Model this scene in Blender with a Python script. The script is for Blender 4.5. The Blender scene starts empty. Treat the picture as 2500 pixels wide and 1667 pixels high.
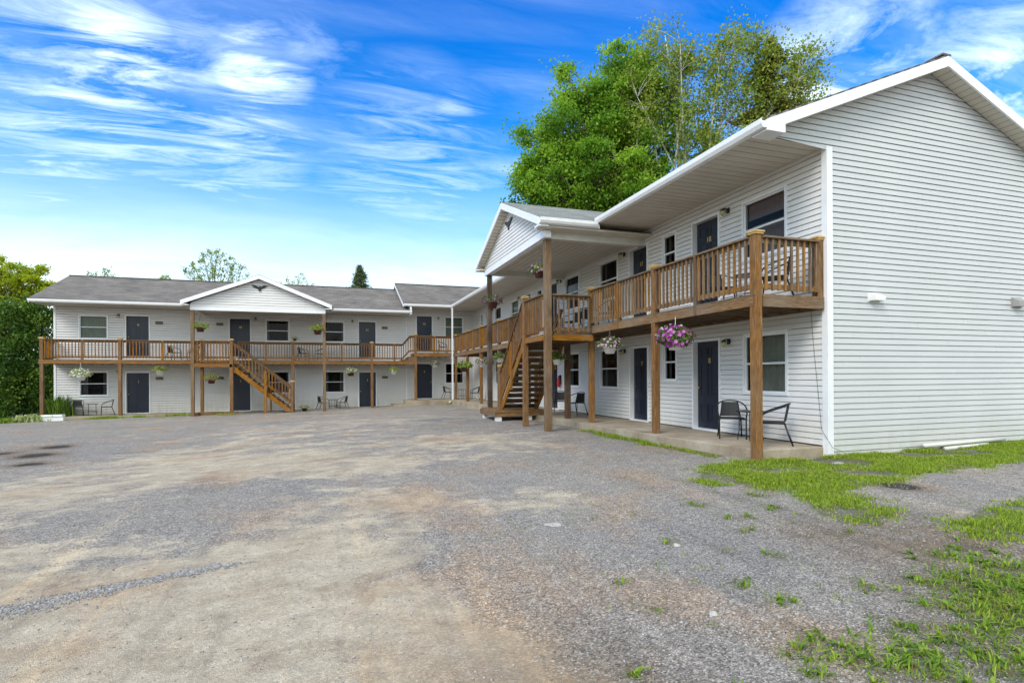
import bpy, math, random
import numpy as np
from mathutils import Vector, Matrix, noise
random.seed(7); RNG = np.random.default_rng(7)
V = Vector
scn = bpy.context.scene
COL = scn.collection
R = math.radians

# ------------------------------------------------------------------ mesh helpers
class MB:
    """collects shapes that become ONE mesh object"""
    def __init__(s): s.v=[]; s.f=[]; s.uv=[]; s.r=[]; s.st=[]
    def add(s, vs, fs, uvs=None, rnd=None):
        b=len(s.v); s.st.append((b,len(s.f))); s.v += [tuple(x) for x in vs]
        rr = random.random() if rnd is None else rnd
        for i,f in enumerate(fs):
            s.f.append([b+j for j in f]); s.r.append(rr)
            s.uv.append(uvs[i] if uvs else [(0,0)]*len(f))
        return s
    def obox(s, c, ax, ay, az, rnd=None):
        """box from centre and three half-axis vectors; uv in metres, V along the longest side"""
        c=V(c); A=[V(ax),V(ay),V(az)]; L=[a.length for a in A]
        vs=[c+A[0]*i+A[1]*j+A[2]*k for i in(-1,1) for j in(-1,1) for k in(-1,1)]
        F=[((0,1,3,2),1,2,0),((4,6,7,5),1,2,0),((0,4,5,1),0,2,1),((2,3,7,6),0,2,1),((0,2,6,4),0,1,2),((1,5,7,3),0,1,2)]
        big=L.index(max(L)); o1=random.random()*20; o2=random.random()*20
        sg=[((i,j,k)) for i in(-1,1) for j in(-1,1) for k in(-1,1)]
        fs=[];uvs=[]
        for f,a,b,nn in F:
            if b==big: a,b=b,a
            if a!=big: pass
            ua,ub=(b,a) if a==big else (a,b)
            uvs.append([(sg[i][ua]*L[ua]+o1+nn*.37, sg[i][ub]*L[ub]+o2) for i in f]); fs.append(f)
        # outward orientation
        out=[]
        for f in fs:
            n=(vs[f[1]]-vs[f[0]]).cross(vs[f[2]]-vs[f[0]]); m=sum((vs[i] for i in f),V((0,0,0)))/4-c
            out.append(n.dot(m)>0)
        fs2=[f if o else tuple(reversed(f)) for f,o in zip(fs,out)]
        uv2=[u if o else list(reversed(u)) for u,o in zip(uvs,out)]
        return s.add(vs,fs2,uv2,rnd)
    def box(s,x0,x1,y0,y1,z0,z1,rnd=None):
        return s.obox(((x0+x1)/2,(y0+y1)/2,(z0+z1)/2),((x1-x0)/2,0,0),(0,(y1-y0)/2,0),(0,0,(z1-z0)/2),rnd)
    def bar(s,p,q,w,h,up=(0,0,1),rnd=None):
        p=V(p);q=V(q);d=(q-p); L=d.length; d.normalize(); up=V(up)
        sd=d.cross(up)
        if sd.length<1e-4: sd=d.cross(V((1,0,0)))
        sd.normalize(); u2=sd.cross(d)
        return s.obox((p+q)/2,d*L/2,sd*w/2,u2*h/2,rnd)
    def tube(s,pts,r,n=8,closed=False,cap=True,rnd=None):
        P=[V(p) for p in pts]; m=len(P); rs=r if isinstance(r,(list,tuple)) else [r]*m
        vs=[];fs=[]; ref=None
        for i in range(m):
            a=P[(i-1)%m] if (closed or i>0) else P[i]; b=P[(i+1)%m] if (closed or i<m-1) else P[i]
            d=(b-a).normalized()
            if ref is None: ref=V((0,0,1)) if abs(d.z)<.9 else V((1,0,0))
            x=d.cross(ref)
            if x.length<1e-3: x=d.cross(V((0,1,0)))
            x.normalize(); y=d.cross(x); ref=-y if False else x.cross(d)
            for k in range(n):
                t=2*math.pi*k/n; vs.append(P[i]+x*rs[i]*math.cos(t)+y*rs[i]*math.sin(t))
        for i in range(m if closed else m-1):
            for k in range(n):
                a=i*n+k;b=i*n+(k+1)%n;c=((i+1)%m)*n+(k+1)%n;d=((i+1)%m)*n+k
                fs.append((a,b,c,d))
        if cap and not closed:
            fs.append(tuple(reversed(range(n)))); fs.append(tuple((m-1)*n+k for k in range(n)))
        return s.add(vs,fs,None,rnd)
    def lathe(s,prof,c=(0,0,0),n=16,rnd=None):
        c=V(c); vs=[];fs=[]
        for r,z in prof:
            for k in range(n):
                t=2*math.pi*k/n; vs.append(c+V((r*math.cos(t),r*math.sin(t),z)))
        for i in range(len(prof)-1):
            for k in range(n): fs.append((i*n+k,i*n+(k+1)%n,(i+1)*n+(k+1)%n,(i+1)*n+k))
        fs.append(tuple(reversed(range(n)))); fs.append(tuple((len(prof)-1)*n+k for k in range(n)))
        return s.add(vs,fs,None,rnd)
    def prism(s,poly,axis,d,rnd=None):
        """extrude polygon (list of 3D points) by vector"""
        P=[V(p) for p in poly]; d=V(axis)*d; n=len(P)
        vs=P+[p+d for p in P]
        fs=[tuple(reversed(range(n))),tuple(range(n,2*n))]+[(i,(i+1)%n,n+(i+1)%n,n+i) for i in range(n)]
        nn=V((0,0,0))
        for i in range(n): nn+= P[i].cross(P[(i+1)%n])
        if nn.dot(d)<0: fs=[tuple(reversed(f)) for f in fs]
        return s.add(vs,fs,[[(vs[i].x+vs[i].y,vs[i].z) for i in f] for f in fs],rnd)
    def each(s,name,mat,parent=None,smooth=False,bevel=0):
        out=[]
        for i,(a,fa) in enumerate(s.st):
            b=s.st[i+1][0] if i+1<len(s.st) else len(s.v); fb=s.st[i+1][1] if i+1<len(s.st) else len(s.f)
            m=MB(); m.v=s.v[a:b]; m.f=[[j-a for j in f] for f in s.f[fa:fb]]; m.uv=s.uv[fa:fb]; m.r=s.r[fa:fb]
            out.append(m.build(name,mat,parent,smooth,bevel))
        return out
    def build(s,name,mat,parent=None,smooth=False,bevel=0,kind=None,loc=None):
        me=bpy.data.meshes.new(name); me.from_pydata(s.v,[],s.f); 
        uvl=me.uv_layers.new(name='UVMap'); flat=[c for f in s.uv for p in f for c in p]
        uvl.data.foreach_set('uv',flat)
        at=me.attributes.new('rnd','FLOAT','FACE'); at.data.foreach_set('value',s.r)
        if smooth: me.polygons.foreach_set('use_smooth',[True]*len(me.polygons))
        me.materials.append(mat); me.update()
        o=bpy.data.objects.new(name,me); COL.objects.link(o)
        if parent: o.parent=parent
        if kind: o['kind']=kind
        if bevel:
            b=o.modifiers.new('bevel','BEVEL'); b.width=bevel; b.segments=1; b.limit_method='ANGLE'
        return o

def thing(name,label,cat,loc=(0,0,0),rz=0,group=None):
    o=bpy.data.objects.new(name,None); COL.objects.link(o); o.location=loc; o.rotation_euler=(0,0,rz)
    o.empty_display_size=.1
    o['label']=label; o['category']=cat
    if group: o['group']=group
    return o
def tag(o,label,cat,group=None,kind=None):
    if label: o['label']=label
    if cat: o['category']=cat
    if group: o['group']=group
    if kind: o['kind']=kind
    return o
def copy_tree(o,loc,rz,label,group=None):
    c=o.copy(); COL.objects.link(c); c.location=loc; c.rotation_euler=(0,0,rz); c['label']=label
    if group: c['group']=group
    for ch in list(o.children):
        d=ch.copy(); COL.objects.link(d); d.parent=c
        for g in list(ch.children):
            e=g.copy(); COL.objects.link(e); e.parent=d
    return c
def np_mesh(name,verts,faces_idx,nper,mat,parent=None,rnd=None,kind=None,smooth=False):
    """verts Nx3, faces flat index array with nper verts each"""
    me=bpy.data.meshes.new(name); nf=len(faces_idx)//nper
    me.vertices.add(len(verts)); me.vertices.foreach_set('co',np.asarray(verts,dtype=np.float32).ravel())
    me.loops.add(len(faces_idx)); me.loops.foreach_set('vertex_index',np.asarray(faces_idx,dtype=np.int32))
    me.polygons.add(nf); me.polygons.foreach_set('loop_start',np.arange(0,nf*nper,nper,dtype=np.int32))
    me.update(calc_edges=True)
    if rnd is not None:
        at=me.attributes.new('rnd','FLOAT','FACE'); at.data.foreach_set('value',np.asarray(rnd,dtype=np.float32))
    if smooth: me.polygons.foreach_set('use_smooth',[True]*nf)
    me.materials.append(mat)
    o=bpy.data.objects.new(name,me); COL.objects.link(o)
    if parent: o.parent=parent
    if kind: o['kind']=kind
    return o

# ------------------------------------------------------------------ materials
class NT:
    def __init__(s,name):
        s.m=bpy.data.materials.new(name); s.m.use_nodes=True; s.t=s.m.node_tree; s.t.nodes.clear()
        s.out=s.n('ShaderNodeOutputMaterial'); s.b=s.n('ShaderNodeBsdfPrincipled'); s.l(s.b.outputs[0],s.out.inputs[0])
    def n(s,t,**k):
        x=s.t.nodes.new(t)
        for a,b in k.items(): setattr(x,a,b)
        return x
    def l(s,a,b): s.t.links.new(a,b)
    def noise(s,vec,scale,detail=4,rough=.6,dist=0):
        x=s.n('ShaderNodeTexNoise'); x.inputs['Scale'].default_value=scale; x.inputs['Detail'].default_value=detail
        x.inputs['Roughness'].default_value=rough; x.inputs['Distortion'].default_value=dist
        if vec: s.l(vec,x.inputs['Vector'])
        return x
    def map(s,vec,scale=(1,1,1),rot=(0,0,0),loc=(0,0,0)):
        x=s.n('ShaderNodeMapping'); x.inputs['Scale'].default_value=scale; x.inputs['Rotation'].default_value=rot
        x.inputs['Location'].default_value=loc; s.l(vec,x.inputs['Vector']); return x.outputs[0]
    def ramp(s,fac,stops):
        x=s.n('ShaderNodeValToRGB'); e=x.color_ramp.elements
        while len(e)<len(stops): e.new(.5)
        for k,(p,c) in zip(e,stops):
            k.position=p; k.color=(c[0],c[1],c[2],1) if isinstance(c,(tuple,list)) else (c,c,c,1)
        s.l(fac,x.inputs[0]); return x.outputs[0]
    def mix(s,fac,a,b,bt='MIX'):
        x=s.n('ShaderNodeMix',data_type='RGBA',blend_type=bt)
        for i,v in ((0,fac),(6,a),(7,b)):
            if isinstance(v,bpy.types.NodeSocket): s.l(v,x.inputs[i])
            else: x.inputs[i].default_value = v if i==0 else (v[0],v[1],v[2],1)
        return x.outputs[2]
    def math(s,op,a,b=None,c=None,clamp=False):
        x=s.n('ShaderNodeMath',operation=op,use_clamp=clamp)
        for i,v in enumerate((a,b,c)):
            if v is None: continue
            if isinstance(v,bpy.types.NodeSocket): s.l(v,x.inputs[i])
            else: x.inputs[i].default_value=v
        return x.outputs[0]
    def bump(s,h,strength=.3,dist=.01):
        x=s.n('ShaderNodeBump'); x.inputs['Strength'].default_value=strength; x.inputs['Distance'].default_value=dist
        s.l(h,x.inputs['Height']); s.l(x.outputs[0],s.b.inputs['Normal']); return x
    def attr(s,n): x=s.n('ShaderNodeAttribute',attribute_name=n); return x
    def pos(s): return s.n('ShaderNodeNewGeometry').outputs['Position']
    def uv(s): return s.n('ShaderNodeTexCoord').outputs['UV']
    def base(s,c,rough=.6,spec=.5,metal=0):
        if isinstance(c,bpy.types.NodeSocket): s.l(c,s.b.inputs['Base Color'])
        else: s.b.inputs['Base Color'].default_value=(c[0],c[1],c[2],1)
        if isinstance(rough,bpy.types.NodeSocket): s.l(rough,s.b.inputs['Roughness'])
        else: s.b.inputs['Roughness'].default_value=rough
        s.b.inputs['Specular IOR Level'].default_value=spec; s.b.inputs['Metallic'].default_value=metal
        return s.m

def m_paint(name,c,rough=.5,var=.08,scale=3,spec=.4,metal=0):
    t=NT(name); n=t.noise(t.pos(),scale,5)
    lo=tuple(x*(1-var*2) for x in c); hi=tuple(min(1,x*(1+var)) for x in c)
    return t.base(t.ramp(n.outputs[0],[(.3,lo),(.65,hi)]),rough,spec,metal)
def m_siding(name,c,green=.0):
    t=NT(name); p=t.pos()
    n1=t.noise(p,.7,4); n2=t.noise(t.map(p,(3,3,40)),2,3); n3=t.noise(t.map(p,(6,6,.6)),1.2,4)
    col=t.ramp(n1.outputs[0],[(.3,tuple(x*.93 for x in c)),(.7,c)])
    col=t.mix(.25,col,t.ramp(n2.outputs[0],[(.3,.62),(.7,.85)]),'MULTIPLY') if False else col
    # dirt rising from the bottom of the wall and pale algae tint: real stains
    sep=t.n('ShaderNodeSeparateXYZ'); t.l(p,sep.inputs[0])
    low=t.math('MULTIPLY',t.math('SUBTRACT',.55,sep.outputs[2],clamp=True),1.2,clamp=True)
    d=t.math('MULTIPLY',low,t.ramp(n3.outputs[0],[(.3,0.15),(.7,1.0)]))
    col=t.mix(t.math('MULTIPLY',d,.55),col,(.42,.38,.26))
    if green:
        g=t.ramp(t.noise(p,.45,3,.5).outputs[0],[(.45,0),(.7,1)])
        col=t.mix(t.math('MULTIPLY',g,green),col,(.52,.62,.52))
    col=t.mix(t.ramp(n3.outputs[0],[(.55,0),(.9,.18)]),col,(.45,.43,.37))
    t.bump(t.noise(t.map(p,(4,4,60)),8,2).outputs[0],.08,.004)
    return t.base(col,.55,.35)
def m_wood(name,dark,mid,light,gray=.25):
    t=NT(name); uv=t.uv(); rnd=t.attr('rnd')
    g=t.noise(t.map(uv,(38,1.6,1)),3,6,.65,.6); g2=t.noise(t.map(uv,(9,.6,1)),2,4,.5,1.2)
    k=t.noise(t.map(uv,(14,5,1)),1.0,2)
    col=t.ramp(g.outputs[0],[(.33,dark),(.48,mid),(.66,light)])
    sh=t.ramp(g2.outputs[0],[(.3,.62),(.7,1.12)])
    col=t.mix(1,col,sh,'MULTIPLY')
    hs=t.n('ShaderNodeHueSaturation'); t.l(col,hs.inputs['Color'])
    t.l(t.math('MULTIPLY_ADD',rnd.outputs['Fac'],.75,.62),hs.inputs['Value'])
    t.l(t.math('MULTIPLY_ADD',rnd.outputs['Fac'],.5,.75),hs.inputs['Saturation'])
    wn=t.noise(t.pos(),1.3,5,.6)
    w=t.ramp(wn.outputs[0],[(.42,0),(.66,1)])
    col=t.mix(t.math('MULTIPLY',w,gray*1.5),hs.outputs[0],(.24,.205,.155))
    col=t.mix(t.ramp(k.outputs[0],[(.70,0),(.76,.7)]),col,(.06,.025,.01))
    t.bump(g.outputs[0],.35,.004)
    return t.base(col,.8,.25)
def m_leaf(name,c1,c2,c3,trans=.35):
    t=NT(name); r=t.attr('rnd')
    col=t.ramp(r.outputs['Fac'],[(0,c1),(.5,c2),(1,c3)])
    t.base(col,.55,.3)
    tr=t.n('ShaderNodeBsdfTranslucent'); t.l(col,tr.inputs[0])
    mx=t.n('ShaderNodeMixShader'); mx.inputs[0].default_value=trans
    t.l(t.b.outputs[0],mx.inputs[1]); t.l(tr.outputs[0],mx.inputs[2]); t.l(mx.outputs[0],t.out.inputs[0])
    return t.m
def m_shingle(name,c):
    t=NT(name); uv=t.uv()
    b=t.n('ShaderNodeTexBrick'); t.l(uv,b.inputs['Vector'])
    for k,v in (('Scale',1),('Mortar Size',.006),('Mortar Smooth',.2),('Brick Width',.33),('Row Height',.14),('Bias',0)): b.inputs[k].default_value=v
    b.inputs['Color1'].default_value=(c[0]*.8,c[1]*.8,c[2]*.8,1); b.inputs['Color2'].default_value=(c[0]*1.15,c[1]*1.15,c[2]*1.15,1)
    b.inputs['Mortar'].default_value=(c[0]*.45,c[1]*.45,c[2]*.45,1)
    n=t.noise(uv,.8,5,.6); n2=t.noise(t.map(uv,(.5,3,1)),1,4)
    col=t.mix(1,b.outputs[0],t.ramp(n.outputs[0],[(.3,.75),(.7,1.15)]),'MULTIPLY')
    col=t.mix(1,col,t.ramp(n2.outputs[0],[(.3,.8),(.7,1.1)]),'MULTIPLY')
    gr=t.noise(uv,160,2); col=t.mix(.5,col,t.ramp(gr.outputs[0],[(.3,.5),(.7,1.3)]),'MULTIPLY')
    t.bump(b.outputs['Fac'],-.5,.008)
    return t.base(col,.9,.2)

M={}
M['siding']=m_siding('white_vinyl_siding',(.76,.745,.72))  # colour raised to lighten the walls shaded by the porches
M['siding_gable']=m_siding('white_vinyl_siding_end_dimmed',(.57,.58,.575),.16)  # same vinyl, colour lowered because the gable end catches more light
M['trim']=m_paint('white_trim',(.80,.81,.82),.4,.03)
M['gutter']=m_paint('white_gutter',(.86,.86,.85),.3,.03,spec=.5)
M['soffit']=m_paint('cream_soffit',(.60,.55,.46),.5,.06,1.0)
M['cream']=m_paint('cream_beam_wrap',(.66,.65,.58),.5,.05)
M['door']=m_paint('navy_door_paint',(.010,.016,.034),.38,.12,2,.5)
M['shingle']=m_shingle('grey_asphalt_shingles',(.20,.183,.165))
M['shingle2']=m_shingle('grey_green_shingles',(.26,.27,.25))
M['wood']=m_wood('treated_wood',(.060,.024,.008),(.215,.098,.030),(.37,.205,.075),.14)
M['wood_old']=m_wood('weathered_wood',(.07,.036,.016),(.205,.112,.048),(.36,.225,.11),.28)
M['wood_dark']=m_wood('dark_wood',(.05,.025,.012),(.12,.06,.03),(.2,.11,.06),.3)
M['cap']=m_paint('yellow_pine_cap',(.56,.36,.12),.6,.18,14)
M['black']=m_paint('black_metal',(.012,.012,.014),.35,.1)
M['weave']=m_paint('black_weave',(.02,.02,.022),.6,.3,90)
M['white']=m_paint('white_plastic',(.78,.78,.76),.4,.05)
M['brass']=m_paint('brass',(.62,.42,.14),.35,.1,metal=.9)
M['numb']=m_paint('number_brass',(.66,.48,.18),.4,.05,metal=.3)
M['red']=m_paint('red_paint',(.45,.02,.02),.3,.1)
M['dkred']=m_paint('dark_pot',(.10,.035,.03),.5,.1)
M['steel']=m_paint('grey_hood',(.34,.33,.32),.5,.1)
M['hoodd']=m_paint('brown_hood',(.16,.125,.10),.5,.1)
M['glob']=m_paint('amber_globe',(.50,.48,.22),.2,.15)
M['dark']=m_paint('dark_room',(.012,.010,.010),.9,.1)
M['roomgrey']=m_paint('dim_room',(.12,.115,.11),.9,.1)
M['curt']=m_paint('linen_curtain',(.33,.33,.28),.9,.12,2)
M['blind']=m_paint('green_blind',(.26,.30,.24),.8,.1,2)
M['mauve']=m_paint('mauve_reflection_blind',(.22,.16,.16),.85,.1,2)  # blind sheets carrying the pane's mauve reflection in their colour
M['bark']=m_paint('brown_bark',(.10,.075,.055),.9,.3,9)
def m_birch():
    t=NT('birch_bark'); n=t.noise(t.map(t.pos(),(2,2,9)),1.5,5,.7)
    return t.base(t.ramp(n.outputs[0],[(.36,(.06,.05,.045)),(.46,(.5,.49,.46)),(.7,(.68,.67,.64))]),.7,.3)
M['birch']=m_birch()
M['maple']=m_leaf('maple_leaf',(.08,.19,.014),(.20,.40,.03),(.38,.58,.05),.5)
M['birchleaf']=m_leaf('birch_leaf',(.12,.18,.02),(.24,.33,.04),(.38,.44,.07))
M['spruce']=m_leaf('spruce_needles',(.07,.075,.014),(.14,.13,.024),(.24,.20,.045),.2)
M['spruce_g']=m_leaf('green_spruce_needles',(.05,.08,.03),(.10,.15,.05),(.18,.24,.09),.2)
M['cedar']=m_leaf('cedar_leaf',(.025,.08,.012),(.09,.19,.022),(.28,.42,.045),.35)
M['lime']=m_leaf('lime_leaf',(.26,.34,.012),(.42,.50,.02),(.58,.62,.04),.55)
M['bud']=m_leaf('young_leaf',(.14,.21,.02),(.26,.35,.04),(.38,.46,.07),.35)
M['grass']=m_leaf('grass_blade',(.13,.24,.012),(.27,.42,.022),(.46,.52,.06),.4)
M['weed']=m_leaf('weed_leaf',(.08,.17,.014),(.19,.33,.025),(.38,.46,.06),.35)
M['dry']=m_leaf('dry_grass',(.20,.15,.06),(.30,.22,.09),(.26,.12,.05),.2)
M['bleaf']=m_leaf('basket_leaf',(.05,.11,.015),(.12,.22,.03),(.24,.34,.06),.3)
M['pale']=m_leaf('variegated_leaf',(.30,.38,.12),(.45,.52,.22),(.62,.66,.40),.3)
M['fpink']=m_leaf('magenta_petal',(.22,.015,.17),(.40,.07,.33),(.62,.30,.58),.25)
M['flil']=m_leaf('lilac_petal',(.42,.16,.34),(.55,.30,.48),(.70,.52,.64),.25)
M['fwht']=m_leaf('white_petal',(.60,.60,.55),(.75,.75,.70),(.85,.85,.78),.25)
M['fred']=m_leaf('red_petal',(.25,.02,.04),(.35,.04,.06),(.45,.10,.12),.25)
M['pebble']=m_leaf('gravel_stone',(.17,.165,.16),(.30,.29,.28),(.55,.54,.52),0)
M['stone']=m_paint('pale_stone',(.42,.41,.38),.85,.15,12)
def m_glass():
    t=NT('window_glass'); t.base((.02,.02,.022),.04,.5)
    tr=t.n('ShaderNodeBsdfTransparent'); tr.inputs[0].default_value=(.75,.77,.75,1)
    gl=t.n('ShaderNodeBsdfGlossy'); gl.inputs['Roughness'].default_value=.03; gl.inputs['Color'].default_value=(.9,.9,.9,1)
    fr=t.n('ShaderNodeFresnel'); fr.inputs[0].default_value=1.22
    mx=t.n('ShaderNodeMixShader'); t.l(fr.outputs[0],mx.inputs[0]); t.l(tr.outputs[0],mx.inputs[1]); t.l(gl.outputs[0],mx.inputs[2])
    t.l(mx.outputs[0],t.out.inputs[0]); return t.m
M['glass']=m_glass()
def m_concrete():
    t=NT('worn_concrete'); p=t.pos(); n=t.noise(p,1.1,6,.65); n2=t.noise(p,30,3)
    col=t.ramp(n.outputs[0],[(.28,(.22,.17,.11)),(.5,(.36,.30,.22)),(.72,(.48,.42,.33))])
    col=t.mix(.5,col,t.ramp(n2.outputs[0],[(.3,.75),(.7,1.15)]),'MULTIPLY')
    t.bump(n2.outputs[0],.25,.004); return t.base(col,.9,.2)
M['conc']=m_concrete()

# ------------------------------------------------------------------ ground
CP=[(0,0,-.32),(7.2,7.2,-.19),(9,7.2,-.13),(15,7,-.08),(5.3,13.3,-.16),(5.6,18,-.18),(6.3,29,-.16),(4.8,30.2,-.24),(2,29.8,-.50),
    (-2,29,-.44),(-6,29,-.50),(-10,30,-.60),(-16,30,-.68),(-8,12,-.42),(2,6,-.27),(-25,35,-.8),(10,0,-.25),(-12,2,-.45),(6.6,11,-.17),(20,20,-.1)]
def gz_np(x,y):
    x=np.asarray(x,float);y=np.asarray(y,float); w=0;s=0
    for a,b,c in CP:
        k=np.exp(-((x-a)**2+(y-b)**2)/(2*3.2**2))+1e-4/(1+((x-a)**2+(y-b)**2)/100)**2; w=w+k; s=s+k*c
    return s/w
def gz(x,y): return float(gz_np(x,y))
GRASS=[ # polygons of grass on the ground (x,y)
 [(4.75,6.4),(5.6,7.2),(6.5,7.45),(6.75,7.3),(8.2,7.25),(10.9,7.3),(15.3,7.3),(16,8.3),(17,8.3),(17,6.6),(10.8,5.96),(9.2,5.68),(8.1,5.70),(6.83,5.33),(6.04,5.19),(5.2,4.9),(5.48,5.67),(5.09,5.6),(5.19,6.0),(4.7,6.0)],
 [(5.37,5.18),(5.94,5.22),(6.00,4.83),(5.65,4.23),(5.11,3.99),(4.91,4.22),(4.89,4.50)],
 [(3.0,1.6),(3.5,2.2),(4.2,2.75),(5.0,3.0),(5.0,2.4),(3.8,1.5)],
 [(5.86,3.80),(6.68,4.05),(7.5,4.1),(8.5,4.0),(7,3.1),(5.50,3.21),(5.54,3.46)],
]
STRIP=[(6.25,13.0),(6.4,13.0),(6.42,11.6),(6.44,10.2),(6.62,9.0),(6.68,8.0),(6.4,8.2),(6.28,9.2),(6.2,10.5),(6.1,12.0)]
TUFTS=[(3.92,4.72,.10),(4.12,4.65,.10),(4.60,4.88,.14),(2.01,3.61,.05),(1.99,3.09,.05),(2.80,3.25,.10),(2.86,2.96,.12),(4.02,2.75,.18),(4.32,2.81,.22),(3.24,2.37,.13),(3.21,2.55,.07),(2.62,2.42,.16),(2.46,2.38,.14),(2.61,2.28,.16),(3.92,2.43,.22),(4.45,2.60,.22),(4.14,2.35,.22),(3.39,2.06,.26),(3.49,2.23,.15),(2.71,2.12,.18),(2.87,2.02,.2),(3.30,1.91,.2),(2.33,2.20,.10),(3.93,5.27,.12),(1.47,2.50,.06),(3.6,1.95,.25),(3.0,2.06,.15),(3.7,2.6,.14),(4.3,2.0,.3),(3.5,3.6,.09),(3.2,3.9,.08),(2.9,4.3,.07),(4.6,3.9,.07),(3.6,2.9,.1),(4.7,3.2,.12),(5.0,2.8,.16),(3.75,4.3,.06),(4.35,4.35,.06),(4.9,5.4,.16),(5.1,4.6,.12),(2.2,2.8,.05),(1.7,4.2,.05),(1.9,2.2,.06)]
BROWN=[(4.2,2.6,.6,.6),(3.5,2.2,.5,.6),(5.2,3.1,.5,.5),(-6.4,16.4,.5,2.0),(-6.1,14.7,.55,2.0),(-5.6,13.2,.4,2.0),(-7.1,15.4,.5,1.8),(-2.3,4.45,.5,.35),(4.68,3.47,1.0,.55),(5.6,3.6,.9,.5),(4.3,4.0,.7,.35),(6.93,5.16,.34,2.2),(1.1,2.4,.8,.8),(.6,1.9,.6,.5)]
TAN=[(-1.2,2.6,1.6,.8),(.1,2.6,1.2,.7),(-3.4,4.6,1.8,.7),(-1.0,7.6,2.0,.45),(-6.5,9.5,2.2,.6),(1.2,9.3,1.5,.45),(3.3,13,1.7,.4),(-2.2,10.2,2.2,.5),(2.6,6.3,.9,.4),(-.6,3.3,1.5,.9),(-1.9,3.6,1.6,.8),(.35,3.4,.7,.8),(-.4,5.4,1.3,.7),(.3,4.5,.9,.8),(.7,6.8,.7,.9),(-3.8,9,2.2,.5),(-1,11,1.5,.6),(-3.0,12.8,2.4,.9),(-.5,9.6,1.4,.7),(.3,2.4,.9,1.),(-5.5,6.5,2.2,.7),(2,12,2.0,.5),(4.0,10.2,1.6,.5),(1.5,19,3,.5),(-3,5.5,1.6,.5),(.45,2.9,.35,1.2),(-6,20,4,.5),(-2,16,3,.4)]
GREY=[(-1.63,8.2,1.5,.9),(-.6,9.0,1.3,.7),(1.8,4.6,1.0,.8),(1.9,3.4,1.2,.9),(2.6,2.8,1.0,.9),(.95,4.1,.5,1.),(3.4,4.6,1.1,.8),(7.5,5.6,1.3,1.),(-5.9,14.5,3.5,.8),(-8,20,5,.8),(-7.5,11,2.2,.9),(5,9.5,1.5,.6),(3,8,1.6,.7),(4.2,5.6,.8,.8),(-2.1,6.6,1.2,.9),(3,2.3,.8,.7)]
def blobs(x,y,L):
    s=np.zeros_like(x)
    for a,b,r,w in L: s=s+w*np.exp(-((x-a)**2+(y-b)**2)/(2*(r*.6)**2))
    return s
def in_poly(x,y,poly):
    c=np.zeros(x.shape,bool); n=len(poly)
    for i in range(n):
        x1,y1=poly[i]; x2,y2=poly[(i+1)%n]
        if y1==y2: continue
        k=((y1>y)!=(y2>y))&(x<(x2-x1)*(y-y1)/(y2-y1)+x1); c^=k
    return c
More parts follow.
